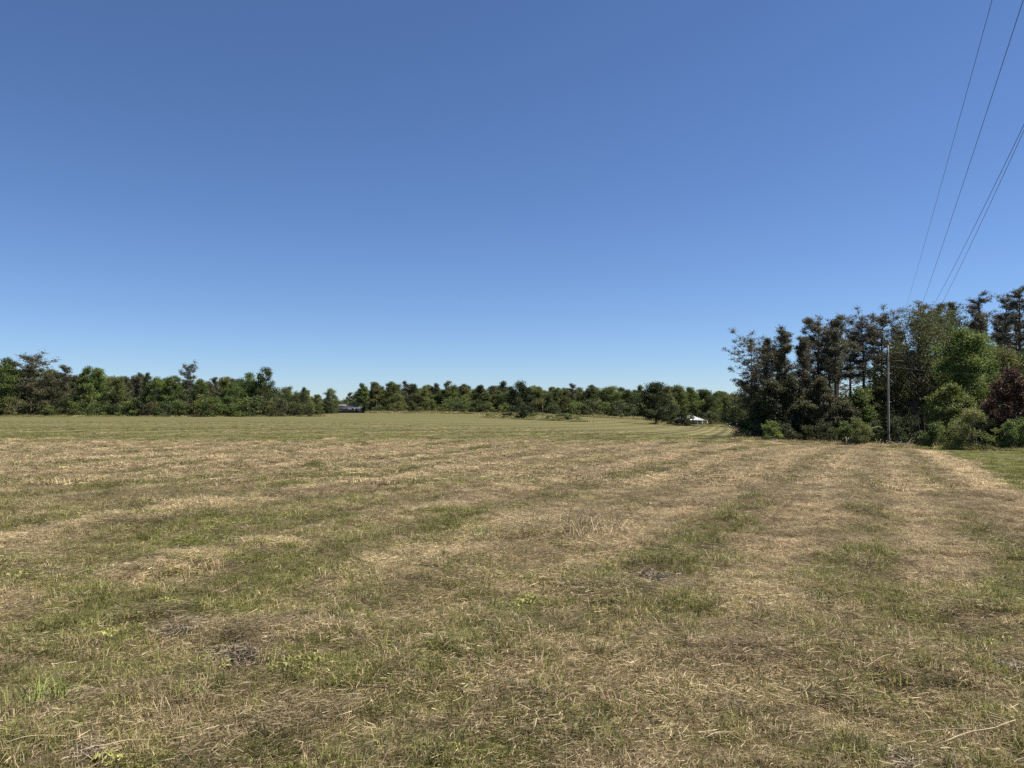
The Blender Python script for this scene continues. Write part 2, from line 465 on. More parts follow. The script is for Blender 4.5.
# ------------------------------------------------------------------ the ground: one sheet to the horizon
def build_ground():
    front = np.linspace(-46, 46, 620)
    rest = np.linspace(46, 314, 90)[1:-1]
    ang = np.radians(np.concatenate([front, rest]))
    rad = np.concatenate([[.25], np.geomspace(.8, 60, 330), np.geomspace(60, 600, 280)[1:], np.geomspace(600, 9000, 30)[1:]])
    A, Rr = np.meshgrid(ang, rad)
    X = Rr * np.sin(A); Y = Rr * np.cos(A)
    Z = gz(X, Y)
    n = len(ang); m = len(rad)
    V = np.stack([X, Y, Z], -1).reshape(-1, 3)
    i = np.arange(m - 1)[:, None] * n; j = np.arange(n)[None, :]; k = (j + 1) % n
    Q = np.stack([i + j, i + n + j, i + n + k, i + k], -1).reshape(-1, 4)
    b = MB()
    b.add(np.concatenate([V, [[0, 0, 0]]]), Q, [(m * n, q, (q + 1) % n) for q in range(n)],
          green=np.concatenate([green_mask(X, Y).ravel(), [.4]]), wood=np.concatenate([wood_mask(X, Y).ravel(), [0]]),
          lay=np.concatenate([lay(X, Y).ravel(), [1]]),
          soil=np.concatenate([((1 - sstep(16, 44, np.hypot(X, Y))) * (1 - lawn_mask(X, Y) * .9)).ravel(), [1]]))
    o = link('field_ground', b.mesh('field_ground', True), M_GROUND)
    o['kind'] = 'structure'
    o['label'] = 'mown hay field of dry tan and green grass'
    o['category'] = 'field'
build_ground()

# ------------------------------------------------------------------ grass and straw (stuff)
rng = np.random.default_rng(7)
def blades(b, n, spread, hmin, hmax, width, lean, life, rng, flat=False):
    ang = rng.uniform(0, 2 * math.pi, n); rr = spread * np.sqrt(rng.uniform(0, 1, n))
    base = np.stack([rr * np.cos(ang), rr * np.sin(ang), np.zeros(n)], 1)
    L = rng.uniform(hmin, hmax, n)
    th = rng.uniform(0, 2 * math.pi, n)
    hd = np.stack([np.cos(th), np.sin(th), np.zeros(n)], 1)
    up = np.array([0, 0, 1.0])
    if flat:
        base[:, 2] = rng.uniform(.002, .045, n)
        pit = rng.normal(0, .16, n)
        d0 = hd * np.cos(pit)[:, None] + up * np.sin(pit)[:, None]
        bend = rng.normal(0, .25, (n, 3)); bend[:, 2] *= .3
        base = base - d0 * L[:, None] * .5
        base[:, 2] = np.maximum(base[:, 2], .002)
        mid = base + d0 * L[:, None] * .5 + bend * L[:, None] * .15
        tip = base + d0 * L[:, None]
        tip[:, 2] = np.maximum(tip[:, 2], .003)
    else:
        ln = np.abs(rng.normal(lean, lean * .5, n))
        d0 = hd * np.sin(ln * .5)[:, None] + up * np.cos(ln * .5)[:, None]
        d1 = hd * np.sin(ln * 1.5)[:, None] + up * np.cos(ln * 1.5)[:, None]
        mid = base + d0 * L[:, None] * .55
        tip = mid + d1 * L[:, None] * .45
        base[:, 2] -= .01
    sd = np.cross(d0, rng.normal(size=(n, 3))); sd /= np.linalg.norm(sd, axis=1)[:, None]
    w = (width * rng.uniform(.6, 1.4, n))[:, None]
    V = np.stack([base - sd * w / 2, base + sd * w / 2, mid + sd * w * .42, mid - sd * w * .42, tip], 1).reshape(-1, 3)
    k = np.arange(n)[:, None] * 5
    Q = k + np.array([[0, 1, 2, 3]]); T = k + np.array([[3, 2, 4]])
    lf = rng.uniform(0, 1, n) * .94 + .03 if life is None else rng.uniform(*life, n)
    tn = np.clip(rng.beta(2, 2.2, n), 0, 1)
    b.add(V, Q, T, life=np.repeat(lf, 5), tint=np.repeat(tn, 5))

def leaves_rosette(b, n, spread, size, rng):
    ang = rng.uniform(0, 2 * math.pi, n); rr = spread * np.sqrt(rng.uniform(0, 1, n))
    C = np.stack([rr * np.cos(ang), rr * np.sin(ang), rng.uniform(.02, .09, n)], 1)
    b.cards(C, rng.uniform(.6, 1.3, n) * size, rng.uniform(.4, .8, n) * size * .6, rng, up=1.5,
            life=np.full(n, .01), tint=rng.uniform(.4, 1, n))

CLODS = [(655, 580, .42), (182, 628, .36), (245, 655, .38), (85, 752, .16), (432, 638, .17), (1012, 672, .30), (890, 758, .2)]
PROTOS = []
def proto(fn, name):
    b = MB(); fn(b)
    me = b.mesh(name); me.materials.append(M_GRASS)
    PROTOS.append(bpy.data.objects.new(name, me))   # never linked to the scene: geometry for the grass only
for k in range(3):   # 0-2 mixed sward
    proto(lambda b: (blades(b, 95, .12, .02, .075, .0034, .75, None, rng), blades(b, 45, .14, .03, .11, .0030, 0, None, rng, True)), 'sward_tuft')
for k in range(3):   # 3-5 flat thatch
    proto(lambda b: (blades(b, 120, .17, .02, .095, .0030, 0, (.45, 1.0), rng, True), blades(b, 34, .15, .02, .06, .0034, .9, None, rng)), 'thatch_mat')
for k in range(2):   # 6-7 green tuft
    proto(lambda b: (blades(b, 60, .085, .05, .13, .0042, .75, (0, .8), rng), blades(b, 12, .08, .05, .15, .004, .9, (.7, 1), rng)), 'green_tuft')
for k in range(2):   # 8-9 tall pale straw
    proto(lambda b: (blades(b, 14, .10, .10, .26, .0034, .9, (.75, 1), rng), blades(b, 40, .12, .04, .14, .0034, .9, (.4, 1), rng)), 'tall_straw')
for k in range(2):   # 10-11 broad weeds
    proto(lambda b: (leaves_rosette(b, 26, .07, .038, rng), blades(b, 20, .09, .04, .10, .004, .6, None, rng)), 'weed_rosette')
proto(lambda b: blades(b, 6, .22, .12, .30, .0038, 0, (.9, 1), rng, True), 'loose_straws')        # 12
for k in range(2):   # 13-14 wide coarse sward for farther ground
    proto(lambda b: (blades(b, 110, .34, .03, .10, .009, .9, None, rng), blades(b, 70, .36, .06, .22, .008, 0, (.35, 1), rng, True)), 'coarse_sward')
proto(lambda b: (blades(b, 120, .26, .04, .12, .009, .85, (0, .6), rng)), 'coarse_green')            # 15
proto(lambda b: blades(b, 160, .20, .025, .055, .0055, .5, (0, .9), rng), 'lawn_patch')              # 16

def scatter():
    P = []; I = []; S = []; SH = []
    def ring(y0, y1, dens, chooser, margin=4.5, umax=None):
        # strips of the visible wedge, a little wider than the picture
        def half(y): return .69 * y + margin
        ymid = np.linspace(y0, y1, 400)
        area = np.trapezoid(2 * half(ymid), ymid) if hasattr(np, 'trapezoid') else np.trapz(2 * half(ymid), ymid)
        n = int(area * dens)
        y = rng.uniform(y0, y1, n * 3); keep = rng.uniform(0, 1, len(y)) < half(y) / half(y1)
        y = y[keep][:n]; x = rng.uniform(-1, 1, len(y)) * half(y)
        chooser(x, y)
    def put(x, y, idx, s, sh):
        P.append(np.stack([x, y], 1)); I.append(np.broadcast_to(idx, x.shape)); S.append(s); SH.append(sh)
    def near(x, y):
        k = np.ones(len(x), bool)
        for cu, cv, cw in CLODS:
            cy = EYE * F_PX / (cv - 408); cx = (cu - 512) / F_PX * cy
            k &= np.hypot(x - cx, (y - cy) * .8) > cw * .55
        x, y = x[k], y[k]
        g = green_mask(x, y); n = len(x)
        r = rng.uniform(0, 1, n)
        thick = fbm(x, y, 1.1, 91, 3)
        th = sstep(.42, .62, thick)
        idx = np.where(r < .22 + .50 * th, rng.integers(3, 6, n), rng.integers(0, 3, n))
        idx = np.where(rng.uniform(0, 1, n) < sstep(.30, .75, g) * .38, rng.integers(6, 8, n), idx)
        idx = np.where(rng.uniform(0, 1, n) < .012 + .05 * sstep(.66, .75, fbm(x, y, 1.6, 23, 2)), rng.integers(8, 10, n), idx)
        idx = np.where(rng.uniform(0, 1, n) < .05 * sstep(.5, .8, g) * sstep(.5, .7, fbm(x, y, .9, 29, 2)) * 2.2, rng.integers(10, 12, n), idx)
        idx = np.where(rng.uniform(0, 1, n) < .006, 12, idx)
        lw = lawn_mask(x, y) > .5
        idx = np.where(lw, 16, idx)
        pocket = (fbm(x, y, .36, 67, 2) + rng.normal(0, .08, n)) < .345      # hollows in the sward: their shade painted in as darker thatch
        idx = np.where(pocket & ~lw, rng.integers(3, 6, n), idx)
        s = rng.uniform(.6, 1.15, n) * (.55 + .85 * fbm(x, y, .8, 13, 2))
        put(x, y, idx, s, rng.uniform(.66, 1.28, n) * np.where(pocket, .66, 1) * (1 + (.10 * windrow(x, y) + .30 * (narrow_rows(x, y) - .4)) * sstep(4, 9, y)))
    def farther(x, y):
        g = green_mask(x, y); n = len(x)
        idx = rng.integers(13, 15, n)
        idx = np.where(rng.uniform(0, 1, n) < sstep(.4, .9, g) * .5, 15, idx)
        idx = np.where(lawn_mask(x, y) > .5, 16, idx)
        s = rng.uniform(.55, 1.2, n) * (.6 + .8 * fbm(x, y, 1.6, 13, 2))
        s = s * (1 - .30 * sstep(34, 46, y))
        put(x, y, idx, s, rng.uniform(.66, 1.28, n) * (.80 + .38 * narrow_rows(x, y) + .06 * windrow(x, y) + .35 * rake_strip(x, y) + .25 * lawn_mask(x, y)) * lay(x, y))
    ring(1.6, 7.5, 185, near)
    ring(7.5, 13, 100, near)
    ring(13, 20, 42, near)
    ring(16, 30, 13, farther)
    ring(30, 46, 6.5, farther)
    ring(46, 70, 3.0, farther)
    ring(70, 110, .9, farther)
    def margin(n, u0, u1, us, es, dy0, dy1, smin, smax):
        u = rng.uniform(u0, u1, n); y = np.interp(u, us, es) + rng.uniform(dy0, dy1, n)
        x = (u - 512) / F_PX * y
        put(x, y, rng.choice([6, 7, 8, 9, 13, 14, 15], n), rng.uniform(smin, smax, n) * (.5 + fbm(x, y, 4, 15, 2)), rng.uniform(.7, 1.2, n))
    margin(1800, 738, 1060, [738, 835, 930, 945, 1000, 1060], [88, 84, 77, 75, 70, 66], -3.5, 2.5, 1.6, 4.2)
    margin(900, -20, 325, [-20, 325], [174, 178], -3, 3, 2, 4.5)
    margin(1900, 372, 735, [372, 640, 700, 735], [322, 316, 270, 258], -8, 5, 4, 10)
    margin(500, 480, 590, [480, 590], [226, 226], -4, 4, 3, 7)
    margin(350, 655, 730, [655, 730], [240, 246], -4, 4, 3, 7)
    P = np.concatenate(P); I = np.concatenate(I); S = np.concatenate(S); SH = np.concatenate(SH)
    x, y = P[:, 0], P[:, 1]
    n = len(x)
    V = np.stack([x, y, gz(x, y) - .004], 1)
    me = bpy.data.meshes.new('grass_points')
    me.vertices.add(n); me.vertices.foreach_set('co', V.astype(np.float32).ravel()); me.update()
    def put_attr(name, arr, typ='FLOAT'):
        a = me.attributes.new(name, typ, 'POINT')
        a.data.foreach_set('vector' if typ == 'FLOAT_VECTOR' else 'value', np.ascontiguousarray(arr).ravel())
    put_attr('green', np.clip(np.minimum(green_mask(x, y), .97) * 1.0 + rng.normal(0, .20, n), 0, 1).astype(np.float32))
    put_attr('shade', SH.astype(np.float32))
    put_attr('size', S.astype(np.float32))
    put_attr('which', I.astype(np.int32), 'INT')
    rot = np.stack([rng.normal(0, .10, n), rng.normal(0, .10, n), rng.uniform(0, 2 * math.pi, n)], 1)
    put_attr('turn', rot.astype(np.float32), 'FLOAT_VECTOR')
    o = link('field_grass', me, M_GRASS)
    tag(o, 'cut grass, straw and thatch covering the mown field', 'grass', kind='stuff')
    ng = bpy.data.node_groups.new('grass_scatter', 'GeometryNodeTree')
    ng.interface.new_socket('Geometry', in_out='INPUT', socket_type='NodeSocketGeometry')
    ng.interface.new_socket('Geometry', in_out='OUTPUT', socket_type='NodeSocketGeometry')
    N = ng.nodes; Lk = ng.links
    gin = N.new('NodeGroupInput'); gout = N.new('NodeGroupOutput')
    m2p = N.new('GeometryNodeMeshToPoints'); Lk.new(gin.outputs[0], m2p.inputs['Mesh'])
    g2i = N.new('GeometryNodeGeometryToInstance')
    for pr in reversed(PROTOS):
        q = N.new('GeometryNodeObjectInfo'); q.inputs['Object'].default_value = pr; q.inputs['As Instance'].default_value = False
        Lk.new(q.outputs['Geometry'], g2i.inputs[0])
    iop = N.new('GeometryNodeInstanceOnPoints')
    Lk.new(m2p.outputs[0], iop.inputs['Points']); Lk.new(g2i.outputs[0], iop.inputs['Instance'])
    iop.inputs['Pick Instance'].default_value = True
    def named(name, typ):
        a = N.new('GeometryNodeInputNamedAttribute'); a.data_type = typ; a.inputs['Name'].default_value = name
        return a.outputs['Attribute']
    Lk.new(named('which', 'INT'), iop.inputs['Instance Index'])
    e2r = N.new('FunctionNodeEulerToRotation'); Lk.new(named('turn', 'FLOAT_VECTOR'), e2r.inputs[0])
    Lk.new(e2r.outputs[0], iop.inputs['Rotation'])
    Lk.new(named('size', 'FLOAT'), iop.inputs['Scale'])
    Lk.new(iop.outputs[0], gout.inputs[0])
    md = o.modifiers.new('scatter', 'NODES'); md.node_group = ng
    print('grass tufts', n)
scatter()

# ------------------------------------------------------------------ trees
def limb(p0, p1, n=5, bend=.12, rng=rng, sag=0.0):
    p0 = np.asarray(p0, float); p1 = np.asarray(p1, float)
    t = np.linspace(0, 1, n)[:, None]
    L = np.linalg.norm(p1 - p0)
    off = rng.normal(size=3) * bend * L
    return p0 + (p1 - p0) * t + off * (t * (1 - t)) + np.array([0, 0, -sag * L]) * (t * (1 - t)) * 2

def broadleaf(h, r, seed, nleaf, leaf, base=.12, nclump=26, shape=1.0, stems=1, lean=0.0, skirt=False):
    """deciduous tree: trunk with limbs, crown of leaf clumps; base = height share where leaves start"""
    g = np.random.default_rng(seed)
    tr = MB(); cr = MB()
    az_ph = g.uniform(0, 6.28, 4)
    def env(t, az):
        prof = np.sin(math.pi * np.clip((t * .93 + .07), 0, 1) ** (.75 * shape)) ** .6
        if skirt: prof = (1 - .93 * np.clip(t, 0, 1) ** 2.2) ** .6 * (.82 + .18 * min(1, t * 4))
        lob = 1 + .22 * np.sin(2 * az + az_ph[0] + 3 * t) + .16 * np.sin(3 * az + az_ph[1] - 5 * t) + .10 * np.sin(5 * az + az_ph[2] + 7 * t)
        return r * prof * lob
    top = np.array([lean * h, 0, h * .9])
    for s_ in range(stems):
        b0 = np.array([g.normal(0, .12 * (stems > 1)) * r, g.normal(0, .12 * (stems > 1)) * r, -.15])
        tp = top + np.array([g.normal(0, .2), g.normal(0, .2), 0]) * r
        pts = limb(b0, tp, 8, .05, g)
        tr.tube(pts, np.linspace(.020 * h / stems ** .5 + .02, .012, 8), 7)
    C = []
    for k in range(nclump):
        t = (k + g.uniform(0, 1)) / nclump
        az = g.uniform(0, 2 * math.pi)
        e = env(t, az) * g.uniform(.35, .92)
        c = np.array([e * math.cos(az) + lean * h * t, e * math.sin(az), h * (base + (.97 - base) * t)])
        C.append(c)
        zb = max(.12 * h, c[2] - e * g.uniform(.5, 1.0))
        p0 = np.array([lean * h * zb / h, 0, zb])
        tr.tube(limb(p0, c, 5, .15, g), np.linspace(.0065 * h, .008, 5), 5)
    C = np.array(C)
    rc = g.uniform(.14, .27, len(C)) * (h * .5 + r) * .66 * (30 / nclump) ** .33
    wts = rc ** 2; wts /= wts.sum()
    which = g.choice(len(C), nleaf, p=wts)
    d = g.normal(size=(nleaf, 3)); d /= np.linalg.norm(d, axis=1)[:, None]
    rad = g.uniform(.1, 1, nleaf) ** .45
    # sprays inside each clump so that its outline is ragged
    spr = g.normal(0, 1, (len(C), 14, 3)); spr /= np.linalg.norm(spr, axis=2)[:, :, None]
    pick = spr[which, g.integers(0, 14, nleaf)]
    d = d * .55 + pick * .75
    pos = C[which] + d * (rc[which] * rad)[:, None] * np.array([1.1, 1.1, .78])
    pos[:, 2] = np.maximum(pos[:, 2], .05)
    ct = g.uniform(.05, .95, len(C))
    tint = np.clip(ct[which] * .65 + g.uniform(0, .35, nleaf), 0, 1)
    cr.cards(pos, leaf * g.uniform(.7, 1.4, nleaf), leaf * g.uniform(.5, .9, nleaf), g, up=.6, tint=tint,
             brown=np.where(g.uniform(0, 1, nleaf) < .03, .8, 0.0))
    return tr.mesh('trunk', True), cr.mesh('crown')

def pine(h, r, seed, nneedle, nl, start=.45, nbranch=34, brown=.25, flat_top=False, dead=6, crook=.03, clump=.55):
    """tall pine: straight stem, uneven whorls, needle sprays at the branch ends with gaps of sky between"""
    g = np.random.default_rng(seed)
    tr = MB(); cr = MB()
    pts = limb((0, 0, -.15), (g.normal(0, crook) * h, g.normal(0, crook) * h, h * .97), 10, .03, g)
    zz = pts[:, 2]
    tr.tube(pts, np.interp(zz / h, [0, .5, 1], [.0150 * h, .0105 * h, .015]), 7)
    def at(z): return np.array([np.interp(z, zz, pts[:, 0]), np.interp(z, zz, pts[:, 1]), z])
    tips = []
    for k in range(nbranch):
        t = start + (1 - start) * ((k + g.uniform(0, 1)) / nbranch) ** .85
        az = g.uniform(0, 2 * math.pi)
        s = (t - start) / (1 - start)
        if flat_top: ln = r * (.45 + .6 * s) * g.uniform(.5, 1.1) * (1 if s < .93 else .6)
        else: ln = r * (1.05 - .80 * s) * g.uniform(.45, 1.15) * (.55 + .45 * min(1, s * 6))
        p0 = at(t * h * .97)
        rise = ln * (g.uniform(-.15, .65) + .35 * s)
        p1 = p0 + np.array([ln * math.cos(az), ln * math.sin(az), rise])
        br = limb(p0, p1, 6, .18, g, .12)
        tr.tube(br, np.linspace(.0032 * h, .008, 6), 5)
        nsub = g.integers(4, 8)
        tips.append((p1, 1.0))
        for q in range(nsub):
            f = g.uniform(.30, .98)
            bp = br[int(f * 5)]
            e = bp + np.array([g.normal(0, .30), g.normal(0, .30), g.uniform(-.05, .38)]) * max(ln, .8) * .50
            tr.tube(limb(bp, e, 4, .2, g), np.linspace(.0022 * h, .010, 4), 4)
            tips.append((e, g.uniform(.45, 1.0)))
    tips.append((at(h * .97), 1.0)); tips.append((at(h * .93), .9))
    for k in range(dead):
        t = g.uniform(.18, start + .1); az = g.uniform(0, 6.28); ln = r * g.uniform(.2, .55)
        p0 = at(t * h)
        p1 = p0 + np.array([ln * math.cos(az), ln * math.sin(az), g.uniform(-.25, .15) * ln])
        tr.tube(limb(p0, p1, 5, .25, g), np.linspace(.0024 * h, .006, 5), 4)
    C = np.array([t_[0] for t_ in tips]); sz = np.array([t_[1] for t_ in tips]) * clump * g.uniform(.7, 1.3, len(tips))
    which = g.choice(len(C), nneedle, p=sz ** 1.6 / (sz ** 1.6).sum())
    d = g.normal(size=(nneedle, 3)); d /= np.linalg.norm(d, axis=1)[:, None]; d[:, 2] = d[:, 2] * .8 + .12
    pos = C[which] + d * (sz[which] * g.uniform(.03, 1, nneedle) ** .95)[:, None] * np.array([1, 1, .85])
    ct = g.uniform(0, .9, len(C)); cb = np.where(g.uniform(0, 1, len(C)) < brown, g.uniform(.45, .95, len(C)), g.uniform(0, .25, len(C)))
    cr.cards(pos, nl * g.uniform(.7, 1.3, nneedle), nl * .27 * g.uniform(.7, 1.2, nneedle), g, up=.3, axis=d * .8,
             tint=np.clip(ct[which] * .7 + g.uniform(0, .3, nneedle), 0, 1), brown=cb[which])
    return tr.mesh('trunk', True), cr.mesh('crown')

def cedar(h, r, seed, nleaf, leaf):
    """narrow evergreen, leafy to the ground"""
    g = np.random.default_rng(seed)
    tr = MB(); cr = MB()
    pts = limb((0, 0, -.1), (0, 0, h * .96), 6, .02, g)
    tr.tube(pts, np.linspace(.016 * h, .01, 6), 7)
    nb = 46
    C = []; S = []
    for k in range(nb):
        t = (k + g.uniform(0, 1)) / nb
        az = g.uniform(0, 6.28)
        ln = r * (1 - t) ** .7 * g.uniform(.55, 1.1) + .1
        p0 = np.array([0, 0, h * (.05 + .9 * t)])
        p1 = p0 + np.array([ln * math.cos(az), ln * math.sin(az), ln * .25])
        tr.tube(limb(p0, p1, 4, .1, g), np.linspace(.003 * h, .006, 4), 4)
        for f in (.55, 1.0):
            C.append(p0 + (p1 - p0) * f); S.append((.16 + .10 * (1 - t)) * r + .12)
    C = np.array(C); S = np.array(S)
    which = g.choice(len(C), nleaf, p=S ** 2 / (S ** 2).sum())
    d = g.normal(size=(nleaf, 3)); d /= np.linalg.norm(d, axis=1)[:, None]
    pos = C[which] + d * (S[which] * g.uniform(.1, 1, nleaf) ** .5)[:, None] * np.array([1, 1, 1.1])
    pos[:, 2] = np.maximum(pos[:, 2], .05)
    ct = g.uniform(0, .8, len(C))
    cr.cards(pos, leaf * g.uniform(.7, 1.4, nleaf), leaf * .5, g, up=.4, tint=np.clip(ct[which] * .7 + g.uniform(0, .3, nleaf), 0, 1), brown=0.0)
    return tr.mesh('trunk', True), cr.mesh('crown')

def plant_tree(name, label, cat, meshes, x, y, color, rz=0.0, sc=1.0, scz=None, group=None, wood=None, needle=False, parts=('trunk', 'crown')):
    z = float(land(x, y))
    t = thing(name, label, cat, (x, y, z), rz, group)
    t.scale = (sc, sc, scz or sc)
    a = link(parts[0], meshes[0], wood or M_BARK, t)
    b = link(parts[1], meshes[1], M_NEEDLE if needle else M_LEAF, t)
    b.color = (*color, 1)
    return t

G_DARK = (.058, .076, .026); G_MID = (.090, .122, .032); G_OLIVE = (.108, .122, .038); G_LIGHT = (.112, .146, .042)
G_BRIGHT = (.090, .135, .032); G_PINE = (.072, .080, .046); G_PINEB = (.092, .088, .054); G_PURPLE = (.058, .034, .024)
G_BLUE = (.068, .090, .046)

# prototypes for the far treelines (unit height 10 m)
FAR_BROAD = [broadleaf(10, r, 100 + k, 13000, .23, base=b * .3, nclump=66, shape=s, skirt=True) for k, (r, b, s) in enumerate(
    [(4.0, .10, 1.0), (3.4, .08, .9), (4.6, .06, 1.1), (2.8, .12, .85), (3.8, .16, 1.2), (3.0, .06, 1.0)])]
FAR_PINE = [pine(10, r, 200 + k, 6500, .32, start=s, nbranch=26, brown=.2, flat_top=f, clump=.75) for k, (r, s, f) in enumerate(
    [(3.2, .34, True), (2.5, .25, False), (3.0, .30, False), (2.4, .2, False)])]
FAR_CEDAR = [cedar(10, r, 300 + k, 5000, .30) for k, r in enumerate((2.4, 2.9))]
BUSH = [broadleaf(3, 2.1, 400 + k, 1500, .20, base=.0, nclump=18, shape=1.3, stems=3, skirt=True) for k in range(3)]
BUSH = BUSH + [broadleaf(3, 1.7, 410, 1500, .18, base=.0, nclump=18, shape=.9, stems=4, skirt=True)]

def far_tree(u, top, Y, kind, color, label, group=None, name=None, wide=1.0, foot=None):
    p = ray(u, top, Y)
    z0 = float(land(p[0], Y))
    h = max(1.5, p[2] - z0)
    sc = h / 9.9
    if kind[0] == 'b': ms = FAR_BROAD[kind[1]]; nm, cat = 'leafy_tree', 'tree'
    elif kind[0] == 'p': ms = FAR_PINE[kind[1]]; nm, cat = 'pine_tree', 'pine tree'
    elif kind[0] == 'c': ms = FAR_CEDAR[kind[1]]; nm, cat = 'cedar_tree', 'cedar tree'
    else:
        ms = BUSH[kind[1]]; nm, cat = 'bush', 'bush'; sc = h / 2.95
    return plant_tree(name or nm, label, cat, ms, p[0], Y, color, rng.uniform(0, 6.28), sc * wide, sc, group,
                      M_PINEBARK if kind[0] == 'p' else M_BARK, kind[0] == 'p',
                      ('stems', 'foliage') if kind[0] == 's' else ('trunk', 'crown'))

def vary(c, a=.18):
    k = rng.uniform(1 - a, 1 + a); j = rng.uniform(.94, 1.07, 3)
    return tuple(float(v * k * q) for v, q in zip(c, j))

# --- left treeline, front row ---
LEFT = [
 (6, 360, 182, ('b', 0), G_MID, 1.1, 'tall broad green tree cut by the left edge of the picture'),
 (31, 358, 184, ('p', 0), G_PINE, 1.35, 'tall flat topped pine near the left end of the treeline'),
 (47, 374, 181, ('b', 4), (.078, .072, .036), 1.0, 'brownish leafy tree right beside the tall flat topped pine'),
 (66, 366, 184, ('p', 2), G_PINE, .9, 'thin crowned pine between the brownish tree and two pale green tops'),
 (86, 368, 186, ('b', 3), G_LIGHT, .9, 'pale green upright tree, first of the twin pale tops'),
 (97, 368, 188, ('b', 5), G_LIGHT, .9, 'pale green upright tree, second of the twin pale tops'),
 (117, 377, 182, ('b', 1), G_OLIVE, 1.0, 'olive leafy tree just right of the twin pale tops'),
 (127, 377, 186, ('p', 3), G_PINE, .8, 'short dark pine above the olive leafy tree'),
 (138, 374, 186, ('p', 1), G_PINE, .7, 'thin spindly pine poking up before the rounded green trees'),
 (148, 372, 184, ('c', 0), G_DARK, .9, 'pointed dark evergreen rising beside the spindly pine'),
 (158, 378, 182, ('b', 2), G_MID, .9, 'rounded mid green tree left of the forked pine'),
 (174, 376, 182, ('b', 1), G_MID, 1.0, 'wide green tree standing under the forked pine'),
 (187, 367, 185, ('p', 0), G_PINE, .8, 'forked dark pine standing above the middle of the left treeline'),
 (201, 381, 184, ('b', 4), G_MID, 1.0, 'low rounded green tree right of the forked pine'),
 (224, 377, 184, ('b', 1), G_OLIVE, 1.0, 'olive green tree left of the tallest leafy tree'),
 (232, 383, 181, ('b', 2), G_MID, .8, 'smaller bright tree before the olive green tree'),
 (249, 374, 186, ('b', 0), G_BRIGHT, .85, 'bright green shoulder tree leaning on the tallest leafy tree'),
 (266, 369, 184, ('b', 0), G_DARK, .85, 'tallest dark leafy tree of the left treeline, near its right end'),
 (287, 387, 186, ('b', 2), G_MID, 1.0, 'rounded green tree just right of the tallest leafy tree'),
 (304, 387, 188, ('c', 1), G_DARK, 1.0, 'dark evergreen near the right end of the left treeline'),
 (317, 395, 186, ('b', 3), G_LIGHT, 1.0, 'yellow green small tree ending the left treeline'),
]
for u, v, Y, k, c, w, lab in LEFT:
    far_tree(u, v, Y, k, vary(c, .1), lab, 'front row of the left treeline', wide=w)
for k in range(26):        # bushes along its foot
    u = 2 + k * 12.2 + rng.uniform(-4, 4)
    far_tree(u, rng.uniform(397, 406), rng.uniform(175, 180), ('s', int(rng.integers(0, 4))),
             vary([G_DARK, G_OLIVE, G_MID, (.074, .078, .036)][int(rng.integers(0, 4))]),
             'low bush at the foot of the left treeline where the mown field ends', 'bushes at the foot of the left treeline', wide=1.25)
for k in range(30):        # second and third ranks
    u = -40 + k * 12.4 + rng.uniform(-5, 5)
    v = np.interp(u, [-40, 0, 60, 120, 160, 210, 250, 280, 320], [360, 363, 370, 375, 376, 379, 376, 385, 392]) + rng.uniform(-1, 6)
    far_tree(u, v, rng.uniform(194, 232), ('b', int(rng.integers(0, 6))) if rng.uniform() < .85 else ('p', int(rng.integers(0, 4))),
             vary([G_DARK, G_MID, G_OLIVE, G_PINEB][int(rng.integers(0, 4))]),
             'dim tree in the ranks behind the front row of the left treeline', 'trees behind the front row of the left treeline')

for k in range(34):
    u = -40 + k * 11 + rng.uniform(-5, 5)
    v = np.interp(u, [-40, 0, 60, 120, 160, 210, 250, 280, 330], [364, 366, 373, 378, 379, 381, 380, 388, 394]) + rng.uniform(-1, 6)
    far_tree(u, v, rng.uniform(236, 285), ('b', int(rng.choice([0, 2, 4]))), vary([G_DARK, G_MID, G_OLIVE][k % 3]),
             'dim tree in the ranks behind the front row of the left treeline', 'trees behind the front row of the left treeline', wide=1.2)

